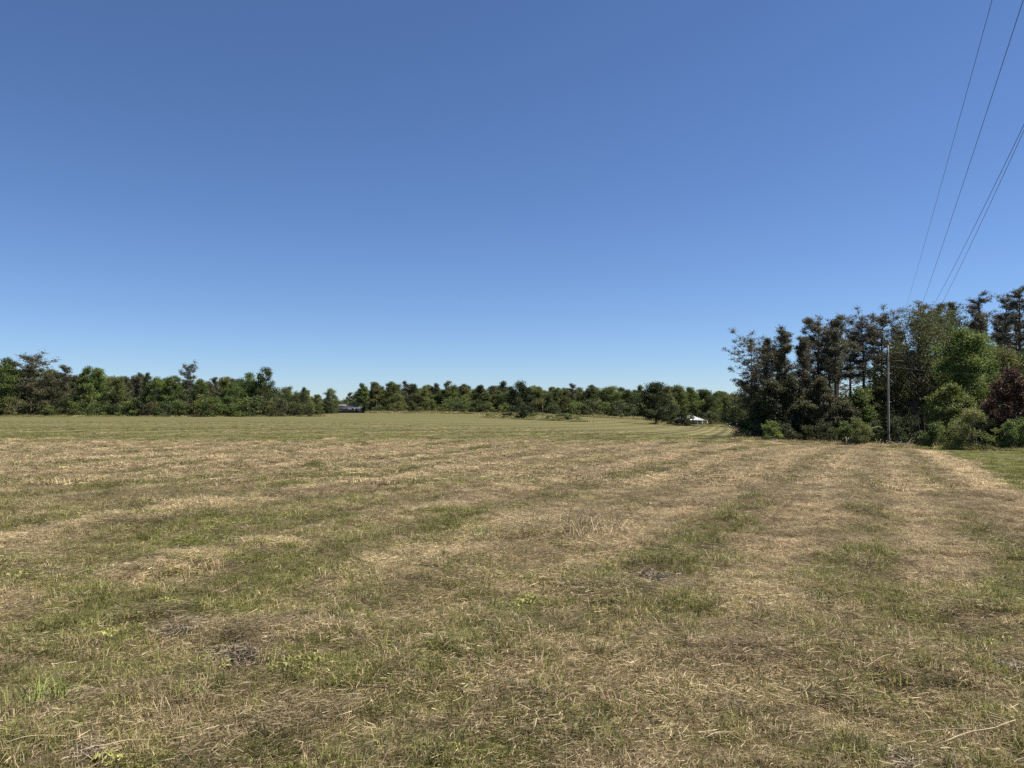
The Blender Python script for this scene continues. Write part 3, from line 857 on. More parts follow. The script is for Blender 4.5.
# --- central treeline ---
CENTRE = [
 (331, 389, 290, ('b', 2), G_MID, 1.0, 'rounded green tree left of the long grey house'),
 (332, 402, 270, ('s', 1), G_DARK, 1.1, 'dark round bush at the left end of the grey house'),
 (351, 393, 430, ('b', 0), G_DARK, 1.0, 'dark tree standing behind the grey house roof'),
 (363, 384, 345, ('b', 3), G_LIGHT, .9, 'pale green tree at the right end of the grey house'),
 (375, 382, 340, ('b', 5), G_OLIVE, 1.0, 'olive tree behind the thin leaning field pole'),
 (391, 382, 335, ('b', 1), G_MID, 1.0, 'tall rounded green tree right of the thin field pole'),
 (406, 382, 340, ('p', 1), G_PINE, 1.0, 'first dark pine right of the tall rounded green tree'),
 (415, 384, 340, ('c', 1), G_DARK, 1.0, 'dark pointed evergreen in the central treeline beside the pines'),
 (424, 389, 330, ('b', 4), G_OLIVE, 1.0, 'wide olive tree in the central treeline beside the pointed evergreen'),
 (437, 384, 340, ('b', 3), G_BLUE, .9, 'grey green upright tree left of the domed tree'),
 (449, 382, 335, ('b', 0), G_MID, .9, 'tall domed green tree of the central treeline'),
 (464, 397, 326, ('b', 2), G_LIGHT, .8, 'bright yellow green low tree in front of the central treeline'),
 (466, 387, 340, ('b', 1), G_OLIVE, 1.0, 'olive tree behind the bright yellow green low tree'),
 (481, 385, 340, ('b', 5), G_DARK, 1.0, 'dark leafy tree left of the two tall centre tops'),
 (503, 382, 340, ('b', 3), G_BLUE, 1.1, 'tall grey green tree behind the lone dark field tree'),
 (540, 387, 335, ('b', 4), G_LIGHT, 1.1, 'light green tree right of the lone dark field tree'),
 (557, 388, 335, ('b', 1), G_OLIVE, 1.1, 'olive light tree behind the thin post in the field'),
 (573, 384, 335, ('p', 2), G_PINE, 1.0, 'dark pine rising above the low bushes in the field'),
 (591, 386, 340, ('b', 0), G_DARK, 1.1, 'dark domed tree right of the pine above the bushes'),
 (611, 387, 340, ('b', 2), G_MID, 1.1, 'broad dark green tree midway between pine and dark tree by the house'),
 (627, 390, 340, ('b', 4), G_DARK, 1.1, 'low dark tree left of the pale thin top'),
 (640, 386, 345, ('b', 3), G_LIGHT, .9, 'pale thin topped tree behind the dark tree by the white roofed house'),
]
for u, v, Y, k, c, w, lab in CENTRE:
    far_tree(u, v, Y, k, vary(c, .1), lab, None if k[0] == 's' else 'front row of the central treeline', wide=w)
for k in range(34):
    u = 322 + k * 9.9 + rng.uniform(-4, 4)
    far_tree(u, rng.uniform(398, 407), rng.uniform(316, 328) if u > 372 else rng.uniform(360, 380), ('s', int(rng.integers(0, 4))),
             vary([G_DARK, G_DARK, G_MID, G_OLIVE][int(rng.integers(0, 4))]),
             'low bush along the foot of the central treeline', 'bushes at the foot of the central treeline', wide=1.3)
for k in range(64):
    u = 318 + k * 6.6 + rng.uniform(-5, 5)
    v = np.interp(u, [318, 345, 365, 400, 450, 520, 600, 650, 740], [394, 396, 388, 386, 386, 386, 389, 390, 393]) + rng.uniform(-2, 5)
    far_tree(u, v, rng.uniform(355, 440) if u > 372 or u < 330 else rng.uniform(425, 480), ('b', int(rng.integers(0, 6))) if rng.uniform() < .93 else ('p', int(rng.integers(0, 4))),
             vary([G_DARK, G_MID, G_OLIVE, G_BLUE][int(rng.integers(0, 4))]),
             'dim tree in the ranks behind the front row of the central treeline', 'trees behind the front row of the central treeline', wide=1.1)

for k in range(40):
    u = 314 + k * 10.8 + rng.uniform(-5, 5)
    v = np.interp(u, [318, 345, 365, 400, 450, 520, 600, 650, 740], [396, 398, 391, 390, 389, 389, 392, 393, 396]) + rng.uniform(-2, 4)
    far_tree(u, v, rng.uniform(482, 540), ('b', int(rng.choice([0, 2, 4]))), vary([G_DARK, G_MID, G_OLIVE][k % 3]),
             'dim tree in the ranks behind the front row of the central treeline', 'trees behind the front row of the central treeline', wide=1.35)

for k in range(42):
    u = 380 + k * 8.4 + rng.uniform(-4, 4)
    far_tree(u, rng.uniform(387, 396), rng.uniform(328, 352), ('b', int(rng.choice([0, 1, 2, 4, 5]))), vary([G_DARK, G_MID, G_OLIVE, G_MID][k % 4]),
             'leafy tree filling the front of the central treeline between its taller tops', 'trees filling the front of the central treeline', wide=1.2)

# lone tree and bushes standing in the field
LONE = broadleaf(10, 5.2, 501, 12000, .28, base=.0, nclump=44, shape=1.25, skirt=True)
p = ray(521, 384, 230); h = p[2] - float(land(p[0], 230))
plant_tree('leafy_tree', 'lone dark round tree standing out in the field before the central treeline', 'tree', LONE, p[0], 230, (.026, .038, .015), .6, h / 10 * .95, h / 9.9)
for u, v, w, c, lab in [(490, 414, 1.3, G_OLIVE, 'small olive bush left of the lone field tree, the farther of two'), (505, 413.5, 1.0, G_MID, 'small green bush just left of the lone field tree'),
                        (533, 413, .8, G_MID, 'small bush touching the right side of the lone field tree'), (549, 416, 1.2, G_OLIVE, 'low olive bush right of the thin field post'),
                        (562, 413.5, 1.0, G_DARK, 'larger dark bush in the middle of the field clump'), (571, 414, 1.0, G_MID, 'right hand green bush of the field clump beside the larger dark bush'),
                        (578, 418, 1.1, G_OLIVE, 'smallest weedy bush at the right end of the field clump')]:
    far_tree(u, v, 228, ('s', int(rng.integers(0, 4))), vary(c, .1), lab, 'bushes out in the field', wide=w * 1.8)

# trees about the white roofed house
HT = broadleaf(13, 5.6, 511, 22000, .27, base=.12, nclump=46, shape=1.15, skirt=True)
HT2 = broadleaf(13, 4.8, 512, 12000, .30, base=.05, nclump=42, shape=1.0)
def house_tree(u, v, Y, ms, c, lab, w=1.0, H=13):
    p = ray(u, v, Y); h = p[2] - float(land(p[0], Y))
    plant_tree('leafy_tree', lab, 'tree', ms, p[0], Y, c, rng.uniform(0, 6), h / (H * .99) * w, h / (H * .99), 'trees around the white roofed house')
house_tree(655, 384, 243, HT, (.036, .050, .019), 'big dark tree shading the left end of the white roofed house', 1.2)
house_tree(668, 386, 262, HT2, G_OLIVE, 'olive green tree directly behind the left half of the white roof', .9)
house_tree(677, 387, 268, HT, G_MID, 'green tree behind the ridge of the white roof', .9)
house_tree(690, 387, 272, HT2, G_MID, 'domed green tree behind the right end of the white roof', 1.0)
house_tree(704, 391, 275, HT, G_DARK, 'dark tree right of the white roofed house', 1.0)
house_tree(717, 392, 280, HT2, G_MID, 'rounded green tree above the parked pale car', 1.0)
house_tree(729, 396, 270, HT, G_OLIVE, 'olive tree between the parked car and the tall pines', 1.0)
house_tree(742, 394, 262, HT2, G_DARK, 'dark tree half hidden behind the leftmost tall pine', 1.0)
house_tree(684.5, 407, 238, HT, G_DARK, 'small dark tree standing in front of the white roofed house', .62)
for u, v, Y, c, lab in [(681, 411, 239, G_DARK, 'tall dark bush hiding the left half of the white roof'), (687, 413, 240, G_DARK, 'dark bush against the middle of the white roofed house'), (672, 417, 240, G_DARK, 'dark bush against the shaded wall of the white roofed house'), (712, 412, 262, G_DARK, 'dark bush right of the white roofed house'),
                     (748, 413, 262, G_DARK, 'dark bush behind the parked pale car'), (733, 413, 262, G_DARK, 'low dark bush just over the parked pale car')]:
    far_tree(u, v, Y, ('s', int(rng.integers(0, 4))), c, lab, 'bushes around the white roofed house', wide=1.4)

# --- right-hand stand: tall pines, understory, maple, shrubs ---
PINES = [
 # u, top, Y, r, start, brown, label
 (752, 346, 92, 2.9, .34, .35, 'leftmost tall pine, its crown reaching out low over the field'),
 (765, 340, 94, 2.3, .34, .35, 'second tall pine from the field end, its crown brownish'),
 (777, 352, 97, 1.7, .45, .3, 'slim shorter pine between the second pine and the open crowned pine'),
 (786, 331, 92, 2.1, .45, .25, 'open crowned pine with sky showing on both sides of its stem'),
 (805, 338, 90, 1.3, .40, .6, 'nearly bare pine with grey brown dead twigs up its stem'),
 (816, 323, 94, 2.2, 0.52, .5, 'dense brownish pine beside the nearly bare one'),
 (829, 330, 97, 2.1, 0.50, .4, 'pine with dark double stem look before the pointed pine'),
 (836, 320, 92, 2.5, 0.52, .35, 'tall pointed pine left of the sky gap'),
 (851, 336, 99, 2.4, 0.52, .5, 'brown needled pine at the left rim of the sky gap'),
 (860, 322, 95, 2.7, .56, .3, 'tall pine whose trunk stands inside the sky gap'),
 (879, 318, 96, 2.9, .45, .3, 'tall pine directly behind the top of the utility pole'),
 (899, 330, 104, 2.9, .35, .25, 'pine just right of the utility pole top'),
 (921, 306, 100, 3.0, .35, .3, 'tall ragged pine under the power wires above the maple'),
 (936, 304, 102, 2.7, .4, .3, 'dark topped pine right of the wires above the maple'),
 (955, 302, 104, 2.6, .4, .2, 'pine with a small separate top above the bright maple'),
 (984, 296, 92, 3.4, .25, .6, 'brownish grey pine behind the purple leaved tree'),
 (1004, 298, 98, 3.0, .28, .45, 'broken topped pine behind the brownish grey pine at the right'),
 (1018, 288, 88, 3.3, .25, .35, 'tallest pine, cut by the right edge of the picture'),
 (1044, 292, 90, 2.8, .35, .35, 'pine just past the right edge beside the tallest pine'),
]
for i, (u, v, Y, r, st, br, lab) in enumerate(PINES):
    p = ray(u, v, Y); z0 = float(land(p[0], Y)); h = p[2] - z0
    ms = pine(h / .985, r * 1.22, 600 + i, 14500, .23, start=st, nbranch=46, brown=br * .55, flat_top=i in (0, 5, 9, 10), dead=18, clump=.56, crook=.014)
    plant_tree('pine_tree', lab, 'pine tree', ms, p[0], Y, vary(G_PINE if i % 3 else G_PINEB, .12), 0, 1, 1, 'tall pines of the right stand', M_PINEBARK, True)
DEEP = [broadleaf(10, 3.6, 900 + k, 9000, .22, base=.02, nclump=36, shape=1.15) for k in range(4)]
UNDER = [
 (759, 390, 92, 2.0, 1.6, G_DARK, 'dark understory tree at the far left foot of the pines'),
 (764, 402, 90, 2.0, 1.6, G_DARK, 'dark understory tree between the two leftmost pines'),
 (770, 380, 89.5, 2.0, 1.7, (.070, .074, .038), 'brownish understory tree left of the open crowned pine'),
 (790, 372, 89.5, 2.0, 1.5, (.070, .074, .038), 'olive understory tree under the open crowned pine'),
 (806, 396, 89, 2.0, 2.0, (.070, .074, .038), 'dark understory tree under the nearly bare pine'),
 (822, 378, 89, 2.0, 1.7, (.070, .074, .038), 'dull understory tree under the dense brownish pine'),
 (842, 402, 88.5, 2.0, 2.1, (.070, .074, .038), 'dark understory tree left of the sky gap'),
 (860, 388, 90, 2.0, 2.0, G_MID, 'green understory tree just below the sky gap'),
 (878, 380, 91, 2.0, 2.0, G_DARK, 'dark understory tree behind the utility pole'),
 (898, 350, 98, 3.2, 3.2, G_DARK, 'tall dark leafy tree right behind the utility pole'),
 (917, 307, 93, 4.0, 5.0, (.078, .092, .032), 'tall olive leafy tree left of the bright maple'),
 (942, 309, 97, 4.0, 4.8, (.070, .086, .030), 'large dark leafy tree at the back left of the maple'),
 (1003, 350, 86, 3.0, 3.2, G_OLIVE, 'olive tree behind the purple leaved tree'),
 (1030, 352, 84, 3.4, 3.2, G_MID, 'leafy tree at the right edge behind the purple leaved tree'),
]
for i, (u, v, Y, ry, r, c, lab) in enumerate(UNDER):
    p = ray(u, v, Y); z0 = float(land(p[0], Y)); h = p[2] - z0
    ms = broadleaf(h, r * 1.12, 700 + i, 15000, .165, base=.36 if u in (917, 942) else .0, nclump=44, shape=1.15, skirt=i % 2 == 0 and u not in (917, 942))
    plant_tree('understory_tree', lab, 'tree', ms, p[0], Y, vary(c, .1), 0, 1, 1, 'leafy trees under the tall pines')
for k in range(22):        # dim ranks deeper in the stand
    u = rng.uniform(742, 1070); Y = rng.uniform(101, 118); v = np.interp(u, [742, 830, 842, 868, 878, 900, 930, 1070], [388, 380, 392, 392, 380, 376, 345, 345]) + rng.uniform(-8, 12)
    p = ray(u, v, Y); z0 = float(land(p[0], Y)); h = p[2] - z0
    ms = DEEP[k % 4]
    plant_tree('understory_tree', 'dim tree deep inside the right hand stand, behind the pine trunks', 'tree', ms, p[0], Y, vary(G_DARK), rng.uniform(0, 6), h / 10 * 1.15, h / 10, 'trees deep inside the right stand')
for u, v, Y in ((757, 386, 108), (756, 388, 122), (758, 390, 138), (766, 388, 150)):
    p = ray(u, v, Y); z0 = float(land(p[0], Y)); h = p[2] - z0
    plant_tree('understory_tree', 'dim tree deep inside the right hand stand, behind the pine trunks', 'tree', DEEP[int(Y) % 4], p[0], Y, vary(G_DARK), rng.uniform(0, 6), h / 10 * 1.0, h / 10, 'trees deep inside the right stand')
for k in range(13):
    u = (806 + k * 29 if k < 9 else 966 + (k - 9) * 17) + rng.uniform(-6, 6)
    u = 834 if 838 < u < 854 else 876 if 854 <= u < 872 else u; Y = rng.uniform(103, 112); v = np.interp(u, [748, 780, 850, 900, 1000, 1060], [352, 340, 328, 322, 312, 302]) + rng.uniform(0, 8)
    p = ray(u, v, Y); z0 = float(land(p[0], Y)); h = p[2] - z0
    ms = pine(h / .985, 2.1, 650 + k, 8000, .24, start=.35, nbranch=40, brown=.22, dead=12, clump=.55)
    plant_tree('pine_tree', 'pine standing in the second rank of the right hand stand', 'pine tree', ms, p[0], Y, vary(G_PINEB), 0, 1, 1, 'pines in the second rank of the right stand', M_PINEBARK, True)
def big(name, lab, cat, u, v, Y, r, c, seed, n, leaf, base=.03, shape=1.1, ncl=60, stems=1):
    p = ray(u, v, Y); z0 = float(land(p[0], Y)); h = p[2] - z0
    ms = broadleaf(h, r, seed, n, leaf, base=base, nclump=ncl, shape=shape, stems=stems, skirt=cat == 'bush')
    prt = ('stems', 'foliage') if cat == 'bush' else ('trunk', 'crown')
    return plant_tree(name, lab, cat, ms, p[0], Y, c, 0, 1, 1, parts=prt)
big('maple_tree', 'large bright green maple right of the utility pole', 'maple tree', 962, 329, 83, 3.6, (.104, .148, .036), 801, 38000, .165, shape=1.15)
big('maple_tree', 'lighter yellow green lower maple leaning in front of the large bright one', 'maple tree', 949, 384, 78, 2.4, (.125, .156, .040), 802, 14000, .16)
big('maple_tree', 'green sapling between the large maple and the brownish grey pine', 'tree', 983, 336, 84, 2.2, (.09, .135, .03), 803, 12000, .16, base=.2)
big('purple_leaf_tree', 'dark purple leaved tree at the right edge of the picture', 'tree', 1014, 370, 71, 2.7, G_PURPLE, 804, 24000, .15)
big('purple_leaf_tree', 'smaller purple leaved tree in front of the brownish grey pine', 'tree', 998, 382, 74, 1.6, (.062, .037, .026), 805, 11000, .15)
big('leafy_tree', 'leafy tree just past the right edge whose shadow falls on the lawn', 'tree', 1080, 262, 48, 2.9, G_MID, 806, 9000, .18, base=.25)
for nm, lab, u, v, Y, r, c, sd, n in [
 ('bush', 'big olive bush at the lawn edge below the purple leaved tree', 972, 409, 70, 2.3, (.135, .150, .054), 820, 6500),
 ('bush', 'rough bush touching the left flank of the big olive bush', 955, 418, 73, 1.6, (.115, .150, .042), 821, 4000),
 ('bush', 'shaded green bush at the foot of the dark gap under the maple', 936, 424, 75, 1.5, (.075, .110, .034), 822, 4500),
 ('bush', 'low bush between the utility pole and the dark gap', 922, 431, 77, 1.3, (.090, .120, .038), 823, 3000),
 ('bush', 'light green bush left of the utility pole', 859, 419, 80, 1.8, (.128, .150, .050), 824, 5500),
 ('bush', 'darker half of the thicket left of the utility pole', 846, 423, 82, 1.5, (.085, .125, .036), 825, 4500),
 ('bush', 'green shrub behind the bent pale sapling by the pole', 874, 420, 83, 1.5, (.050, .080, .026), 826, 4000),
 ('bush', 'yellow green bush at the foot of the second tall pine', 771, 421, 85, 1.4, (.120, .170, .042), 827, 3500),
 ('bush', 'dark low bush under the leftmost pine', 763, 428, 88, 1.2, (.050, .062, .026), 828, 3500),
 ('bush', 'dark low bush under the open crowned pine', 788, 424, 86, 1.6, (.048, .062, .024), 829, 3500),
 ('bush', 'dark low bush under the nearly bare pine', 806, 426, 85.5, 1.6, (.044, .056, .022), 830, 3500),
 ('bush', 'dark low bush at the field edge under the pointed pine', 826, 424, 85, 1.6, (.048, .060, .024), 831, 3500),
 ('bush', 'green bush at the right edge beyond the lawn', 1008, 422, 68, 1.8, (.100, .145, .040), 832, 4500),
 ('bush', 'leafy bush cut by the right edge below the purple leaved tree', 1026, 418, 68, 1.8, (.095, .135, .038), 833, 4500),
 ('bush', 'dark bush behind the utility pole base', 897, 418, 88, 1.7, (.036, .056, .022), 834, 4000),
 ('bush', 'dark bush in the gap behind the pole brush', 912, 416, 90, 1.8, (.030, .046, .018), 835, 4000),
]:
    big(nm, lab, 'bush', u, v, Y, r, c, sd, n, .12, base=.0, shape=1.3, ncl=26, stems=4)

# ------------------------------------------------------------------ utility pole and wires
pb = ray(887, 443, 85)
px, py = 41.55, 85.0
pz = float(land(px, py))
ptop = ray(889, 345.5, 85)[2]
pole = thing('utility_pole', 'slim grey wooden utility pole standing before the right hand trees', 'utility pole', (px, py, pz))
b = MB(); zz = np.linspace(-.5, ptop - pz, 9)
b.tube(np.stack([zz * .009, 0 * zz, zz], 1), np.linspace(.12, .08, 9), 12)
link('pole', b.mesh('pole', True), M_POLE, pole)
ANCH = [(42.09, 8.51), (42.51, 6.96), (42.96, 7.85), (42.95, 6.96)]
for zc, xe in ((8.51, 42.09), (7.85, 42.96), (6.96, 42.95)):
    b = MB()
    xs = px + (zc - pz) * .009
    b.box(((xs + xe) / 2 - px + .1, -.16, zc - pz - .11), (xe - xs + .30, .06, .06))
    link('crossarm', b.mesh('crossarm'), M_BARK, pole)
for ax, az in ANCH:
    b = MB()
    hh = np.linspace(-.08, .02, 7)
    b.tube(np.stack([0 * hh + ax - px, 0 * hh - .16, hh + az - pz], 1), [.03, .05, .03, .05, .03, .045, .02], 8)
    link('insulator', b.mesh('insulator', True), M_PORC, pole)

WIRES = [((42.09, 85, 8.51), (-17.22, -40, 9.11), 1.22, .0042, 'thin power wire, the leftmost of the four overhead', M_WIRE),
         ((42.51, 85, 6.96), (-17.83, -40, 8.23), 1.99, .0040, 'power wire second from the left overhead', M_WIRE),
         ((42.96, 85, 7.85), (-15.38, -40, 12.09), 2.57, .0068, 'thick dark overhead cable crossing the right edge of the sky', M_WIRE),
         ((42.95, 85, 6.96), (-17.06, -40, 9.85), 3.0, .0042, 'thin wire running just under the thick dark overhead cable', M_WIRE)]
for A, B, s, r, lab, m in WIRES:
    A = np.array(A, float); B = np.array(B, float); A[1] -= .16
    t = np.linspace(0, 1, 90)[:, None]
    P = A + (B - A) * t; P[:, 2] -= 4 * s * (t * (1 - t))[:, 0]
    b = MB(); b.tube(P, r, 6)
    tag(link('power_wire', b.mesh('power_wire', True), m), lab, 'power wire', 'overhead wires at the right')
A = np.array([px + .1, py - .15, 6.3]); B = np.array([ray(1075, 380, 76)[0], 76, ray(1075, 374, 76)[2]])
t = np.linspace(0, 1, 30)[:, None]; P = A + (B - A) * t; P[:, 2] -= 4 * .5 * (t * (1 - t))[:, 0]
b = MB(); b.tube(P, .006, 6)
tag(link('service_wire', b.mesh('service_wire', True), M_WIRE2), 'pale service wire running right from the utility pole across the maple', 'power wire')

# thin far posts
for u, vt, vb, Y, r, lab in [(376, 400, 415, 300, .12, 'thin dark pole standing in the field right of the grey house'), (542, 406, 421, 226, .09, 'thin dark post standing between the field bushes')]:
    x = ray(u, vb, Y)[0]; z0 = float(land(x, Y)); h = ray(u, vt, Y)[2] - z0
    b = MB(); q = np.linspace(-.3, h, 5); b.tube(np.stack([.03 * q, 0 * q, q], 1), np.linspace(r * 1.1, r * .85, 5), 8)
    b2 = MB(); b2.box((h * .03, 0, h - .35), (1.2 if Y > 250 else .5, .1, .1))
    t_ = thing('field_post', lab, 'post', (x, Y, z0))
    link('post', b.mesh('post', True), M_BARK, t_)
    link('crossbar', b2.mesh('crossbar'), M_BARK, t_)

# ------------------------------------------------------------------ white roofed house
def hip_roof(mb, L, W, z0, h, over, ridge):
    l, w = L / 2 + over, W / 2 + over
    th = .14
    V = [(-l, -w, z0), (l, -w, z0), (l, w, z0), (-l, w, z0), (-ridge / 2, 0, z0 + h), (ridge / 2, 0, z0 + h),
         (-l, -w, z0 - th), (l, -w, z0 - th), (l, w, z0 - th), (-l, w, z0 - th)]
    mb.add(V, [(0, 1, 5, 4), (2, 3, 4, 5), (9, 8, 7, 6), (0, 6, 7, 1), (1, 7, 8, 2), (2, 8, 9, 3), (3, 9, 6, 0)], [(1, 2, 5), (3, 0, 4)])

hx, hy = ray(688.5, 425, 250)[0], 250.0
hz_ = float(land(hx, hy))
house = thing('farm_house', 'small dark walled house with a bright white hip roof under the trees', 'house', (hx, hy, hz_), R(28))
house.scale = (.86, .80, .72)
b = MB(); b.box((0, 0, 1.25), (8.6, 6.0, 2.6)); link('wall', b.mesh('wall'), M_WALLD, house)
b = MB(); hip_roof(b, 8.6, 6.0, 2.55, 2.0, .5, 3.2); rf = link('roof', b.mesh('roof'), M_WHITE, house)
b = MB(); b.box((-.8, .4, 4.40), (.45, .45, .6)); link('chimney', b.mesh('chimney'), mat('brick_chimney', (.28, .12, .09), .9, noise=(8, .7, 1.2, (1, 1, 3))), rf)
b = MB(); b.box((2.2, -4.3, 2.32), (5.0, 3.0, .12)); pr = link('porch_roof', b.mesh('porch_roof'), M_WHITE, house)
for x in (-.1, 2.2, 4.5):
    b = MB(); b.box((x, -5.6, 1.12), (.16, .16, 2.28)); link('porch_post', b.mesh('porch_post'), M_TRIM, house)
b = MB(); b.box((2.2, -4.45, .05), (5.0, 2.8, .3)); link('porch_floor', b.mesh('porch_floor'), M_STICK, house)
b = MB(); b.box((1.4, -3.03, 1.1), (.95, .06, 2.05)); d_ = link('door', b.mesh('door'), M_TRIM, house)
b = MB(); b.box((1.75, -3.09, 1.1), (.06, .06, .10)); link('handle', b.mesh('handle'), M_GREYROOF, d_)
for x in (-2.6, -.6, 3.2):
    b = MB(); b.box((x, -3.04, 1.5), (1.1, .08, 1.2)); w_ = link('window', b.mesh('window'), M_TRIM, house)
    b = MB(); b.box((x, -3.07, 1.5), (.92, .06, 1.02)); link('pane', b.mesh('pane'), M_GLASS, w_)

# long grey house far left of centre
gx, gy = ray(351, 412, 345)[0], 345.0
gh = thing('grey_house', 'long low grey house at the gap in the treeline', 'house', (gx, gy, float(land(gx, gy))), R(6))
b = MB(); b.box((0, 0, 1.2), (12.0, 5.0, 2.6)); link('wall', b.mesh('wall'), M_GREYWALL, gh)
b = MB(); V = [(-6.4, -2.9, 2.4), (6.4, -2.9, 2.4), (6.4, 2.9, 2.4), (-6.4, 2.9, 2.4), (-6.4, 0, 3.7), (6.4, 0, 3.7)]
b.add(V, [(0, 1, 5, 4), (2, 3, 4, 5), (3, 2, 1, 0)], [(1, 2, 5), (3, 0, 4)]); link('roof', b.mesh('roof'), M_GREYROOF, gh)
b = MB(); b.box((1.0, -2.54, 1.05), (1.0, .08, 2.1)); link('door', b.mesh('door'), M_WALLD, gh)
b = MB(); b.box((4.4, -3.4, .7), (1.5, 1.6, 1.3)); link('porch', b.mesh('porch'), M_STICK, gh)
for x in (-4.2, -1.8, 2.6):
    b = MB(); b.box((x, -2.53, 1.5), (1.2, .06, 1.0)); w_ = link('window', b.mesh('window'), M_TRIM, gh)
    b = MB(); b.box((x, -2.56, 1.5), (1.0, .06, .8)); link('pane', b.mesh('pane'), M_GLASS, w_)

# pale car parked under the trees
cx, cy = ray(732, 424, 246)[0], 246.0
car = thing('parked_car', 'pale grey car parked in the shade right of the white roofed house', 'car', (cx, cy, float(land(cx, cy))), R(14))
prof = [(-2.2, .38), (-2.2, .85), (-1.95, .98), (-1.3, 1.02), (-.75, 1.45), (.75, 1.48), (1.45, 1.05), (2.1, .98), (2.25, .75), (2.25, .38)]
b = MB(); n_ = len(prof)
V = [(x, -.85 + (.12 if z > 1.1 else 0), z) for x, z in prof] + [(x, .85 - (.12 if z > 1.1 else 0), z) for x, z in prof]
Q = [(i, (i + 1) % n_, (i + 1) % n_ + n_, i + n_) for i in range(n_)]
cap = [(0, i + 1, i) for i in range(1, n_ - 1)] + [(n_, n_ + i, n_ + i + 1) for i in range(1, n_ - 1)]
b.add(V, Q, cap); link('body', b.mesh('body'), M_CAR, car)
for s in (-1, 1):
    b = MB()
    V = [(-1.15, s * .83, 1.04), (-.68, s * .745, 1.40), (.70, s * .745, 1.42), (1.30, s * .83, 1.06)]
    b.add([(x, y + s * .012, z) for x, y, z in V], [(0, 1, 2, 3)]); link('side_window', b.mesh('side_window'), M_GLASS, car)
    for x in (-1.4, 1.4):
        b = MB(); b.tube([(x, s * .70, .34), (x, s * .90, .34)], .34, 16); w_ = link('wheel', b.mesh('wheel'), M_TYRE, car)
        b = MB(); b.tube([(x, s * .89, .34), (x, s * .912, .34)], .19, 12); link('rim', b.mesh('rim'), M_CAR, w_)

# ------------------------------------------------------------------ brush and sticks by the pole
g = np.random.default_rng(91)
def brush(x, y, n, L, spread, lab, pale=True):
    z = float(land(x, y)); b = MB()
    for k in range(n):
        p0 = np.array([g.normal(0, spread), g.normal(0, spread * .5), g.uniform(-.05, .1)])
        a = g.uniform(0, math.pi); e = abs(g.normal(.3, .35))
        p1 = p0 + L * g.uniform(.5, 1.2) * np.array([math.cos(a) * math.cos(e), .3 * math.sin(a) * math.cos(e), math.sin(e)])
        b.tube(limb(p0, p1, 5, .25, g), np.linspace(.035, .012, 5) * g.uniform(.5, 1.1), 5)
    tag(link('brush_pile', b.mesh('brush_pile', True), M_STICK, None, (x, y, z)), lab, 'brush pile')
brush(ray(905, 441, 80)[0], 80, 46, 1.5, .7, 'pile of pale dead sticks right of the utility pole foot')
brush(ray(882, 442, 81)[0], 81, 26, 1.1, .6, 'smaller tangle of dead brush left of the utility pole foot')
sx = ray(868, 444, 80)[0]; sz = float(land(sx, 80))
b = MB(); b.tube([(0, 0, -.1), (.02, 0, .7), (.15, 0, 1.4), (.5, 0, 1.9), (1.1, 0, 2.05), (1.5, 0, 1.9)], [.06, .055, .05, .04, .03, .015], 7)
tag(link('bent_sapling', b.mesh('bent_sapling', True), M_STICK, None, (sx, 80, sz)), 'bare pale sapling bent into an arch left of the pole', 'sapling')
sx = ray(846, 445, 79)[0]; sz = float(land(sx, 79))
b = MB(); b.tube([(0, 0, -.1), (.05, 0, .5), (-.02, 0, .9)], [.05, .045, .03], 7); b.tube([(.04, 0, .4), (.3, 0, .8)], [.04, .02], 5)
tag(link('dead_stump', b.mesh('dead_stump', True), M_STICK, None, (sx, 79, sz)), 'short pale dead stub under the thicket left of the pole', 'stump')

# ------------------------------------------------------------------ clods, long stalks and tall tufts lying in the near field
def grasspt(u, v):
    a = (u - 512) / F_PX; bb = (384 - v) / F_PX
    d = np.array([a, math.cos(PITCH) - bb * math.sin(PITCH), math.sin(PITCH) + bb * math.cos(PITCH)])
    lo = .5
    for t in np.geomspace(1, 80, 4000):
        q = np.array([0, 0, EYE]) + d * t
        if q[2] < gz(q[0], q[1]): return q
    return q
M_SOIL = mat('dark_soil', (.024, .018, .013), .98, noise=(14, .5, 1.8, (1, 1, 1)))
M_STRAW = mat('pale_straw', (.44, .36, .23), .7, noise=(20, .8, 1.15, (1, 1, 1)))
M_STRAWB = mat('matted_straw', (.26, .20, .125), .9, noise=(18, .6, 1.5, (1, 1, 1)))
def tuft_mat(name, els):
    m = bpy.data.materials.new(name); m.use_nodes = True; nt = m.node_tree; p = nt.nodes['Principled BSDF']
    a = nt.nodes.new('ShaderNodeAttribute'); a.attribute_name = 'tint'
    c = nt.nodes.new('ShaderNodeValToRGB'); e = c.color_ramp.elements
    e[0].color = (*els[0], 1); e[1].color = (*els[1], 1)
    nt.links.new(a.outputs['Fac'], c.inputs[0]); nt.links.new(c.outputs[0], p.inputs['Base Color'])
    p.inputs['Roughness'].default_value = .6; p.inputs['Specular IOR Level'].default_value = .25
    return m
M_THATCH = tuft_mat('heaped_thatch', ((.14, .105, .066), (.46, .385, .26)))
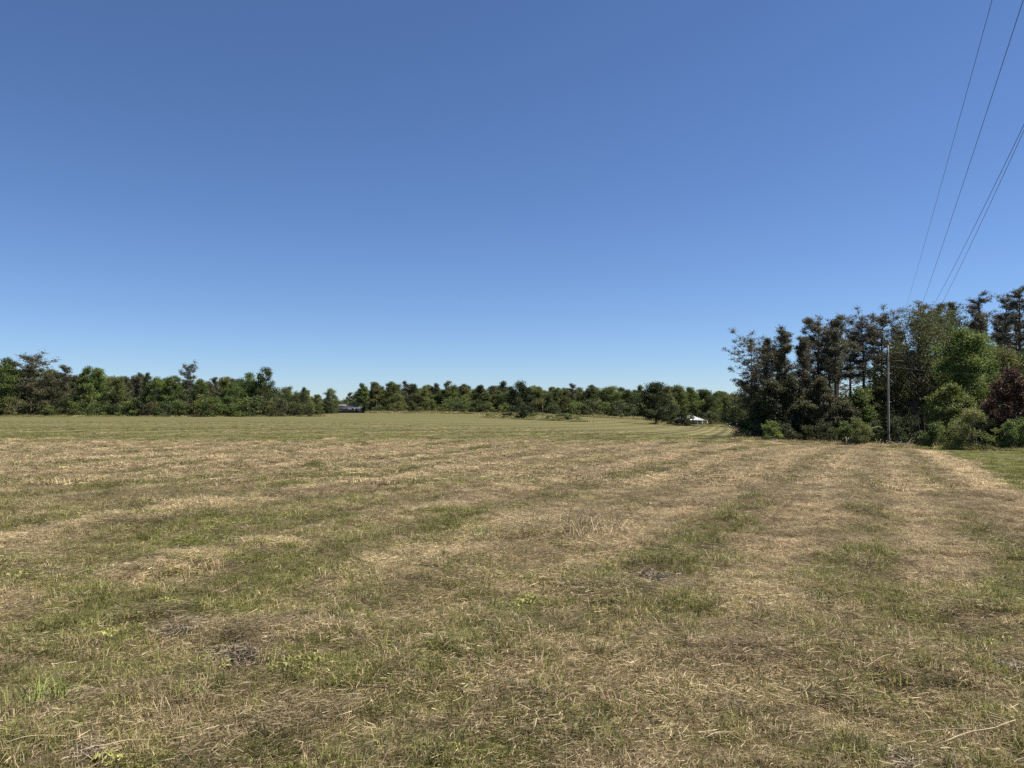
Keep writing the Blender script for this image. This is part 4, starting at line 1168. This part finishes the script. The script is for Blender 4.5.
def clod(u, v, w, lab):
    p = grasspt(u, v); z = float(gz(p[0], p[1]))
    t_ = thing('soil_clod', lab, 'soil clod', (p[0], p[1], z - .01), g.uniform(0, 6))
    soil = MB()
    lumps = []
    for k in range(16):
        c = np.array([g.normal(0, w * .30), g.normal(0, w * .20), 0]); r = w * g.uniform(.06, .15)
        lumps.append((c, r))
        nu, nv = 12, 7
        th = np.linspace(0, 2 * math.pi, nu, endpoint=False); ph = np.linspace(0, math.pi / 2, nv)
        V = []
        for q in ph:
            rr = r * (1 + g.normal(0, .20, nu))
            V.append(np.stack([c[0] + rr * np.cos(th) * math.cos(q) * 1.1, c[1] + rr * np.sin(th) * math.cos(q), rr * math.sin(q) * .95 - .01], 1))
        V = np.concatenate(V)
        i = np.arange(nv - 1)[:, None] * nu; j = np.arange(nu)[None, :]; kk = (j + 1) % nu
        soil.add(V, np.stack([i + j, i + kk, i + nu + kk, i + nu + j], -1).reshape(-1, 4))
    link('soil', soil.mesh('soil', False), M_SOIL, t_)
    bl = MB()
    blades(bl, int(1500 * w), w * .75, .025, .10, .0028, 0, (.9, 1), g, True)
    blades(bl, int(700 * w), w * .70, .03, .10, .0028, 1.0, (.9, 1), g)
    for V in bl.v:
        cx_ = np.repeat(V.reshape(-1, 5, 3)[:, :1], 5, 1).reshape(-1, 3)
        V[:, 2] += np.exp(-(cx_[:, 0] ** 2 + 1.6 * cx_[:, 1] ** 2) / (w * .38) ** 2) * w * .17 * (.4 + .6 * hash2(np.floor(cx_[:, 0] * 40), np.floor(cx_[:, 1] * 40), 3))
    link('straw', bl.mesh('straw'), M_THATCH, t_)
clod(655, 580, .44, 'dark soil clod under straw right of the middle of the field')
clod(182, 628, .34, 'dark clod capped with grey thatch in the left near field')
clod(245, 655, .36, 'dark flattened clod nearer and right of the thatch capped one')
clod(85, 752, .16, 'small dark clod in the bottom left corner beside a pale stalk')
clod(432, 638, .16, 'small dark clod left of the middle of the near field')
clod(1012, 672, .28, 'dark clod cut by the right edge of the picture')
clod(890, 758, .2, 'dark clod under the long stalks near the bottom right corner')

def stalk(u0, v0, u1, v1, r, lab, lift=.015):
    p0, p1 = grasspt(u0, v0), grasspt(u1, v1)
    z = float(gz(p0[0], p0[1])) + .05
    P = limb(p0, p1, 8, .025, g)
    P[:, 2] = np.maximum(gz(P[:, 0], P[:, 1]) + .055, 0 * P[:, 2] - 9) + lift * np.sin(np.linspace(0, math.pi, 8))
    o = P[0].copy(); b = MB(); b.tube(P - o, np.linspace(r, r * .5, 8), 5)
    tag(link('straw_stalk', b.mesh('straw_stalk', True), M_STRAW, None, o), lab, 'straw stalk', 'long loose straw stalks')
stalk(2, 757, 66, 748, .0026, 'long pale stalk reaching in from the left edge at the bottom')
stalk(90, 758, 152, 751, .0028, 'pale stalk in the bottom left right of the small clod')
stalk(864, 677, 892, 663, .0030, 'short pale stalk leaning on the green patch at the right')
stalk(912, 743, 984, 741, .0024, 'level pale stalk near the bottom right corner')
stalk(938, 756, 1016, 731, .0030, 'slanting pale stalk in the bottom right corner')
stalk(706, 749, 733, 744, .0024, 'short pale stalk at the bottom centre right')
stalk(75, 703, 103, 700, .0022, 'thin stalk in the left near field above the bottom stalks')

def tuft(u, v, n, spread, h0, h1, wdt, lean, green, lab, cat='grass tuft'):
    p = grasspt(u, v); z = float(gz(p[0], p[1]))
    b = MB(); blades(b, n, spread, h0, h1, wdt, lean, (0, .9), g)
    me = b.mesh('grass_tuft'); 
    me.materials.append(M_TG if green else M_TS)
    tag(link('grass_tuft', me, None, None, (p[0], p[1], z - .01)), lab, cat, 'standing grass tufts')
M_TG = tuft_mat('green_tuft_blades', ((.090, .125, .028), (.24, .27, .075)))
M_TS = tuft_mat('straw_tuft_blades', ((.24, .185, .11), (.43, .35, .22)))
tuft(590, 530, 170, .60, .16, .46, .0055, 1.25, False, 'tall leaning tuft of pale dry grass in the middle of the field')
tuft(530, 527, 70, .30, .14, .38, .0055, 1.25, False, 'smaller pale dry tuft left of the tall leaning one')
tuft(498, 536, 70, .3, .12, .24, .006, .6, True, 'green tuft left of the pale dry tufts in the middle of the field')
tuft(816, 606, 60, .13, .10, .24, .005, .5, True, 'upright dark green tuft right of centre in the near field')
tuft(40, 706, 110, .16, .10, .22, .005, .7, True, 'lush green tuft low at the left of the near field')
tuft(133, 700, 14, .07, .12, .26, .005, .5, False, 'few pale upright straws beside the lush green tuft')
tuft(486, 664, 30, .06, .06, .14, .005, .5, True, 'small bright green tuft in the middle of the near field')
tuft(200, 690, 60, .14, .06, .15, .005, .6, True, 'green tuft right of the pale upright straws')
print('objects', len(bpy.data.objects))
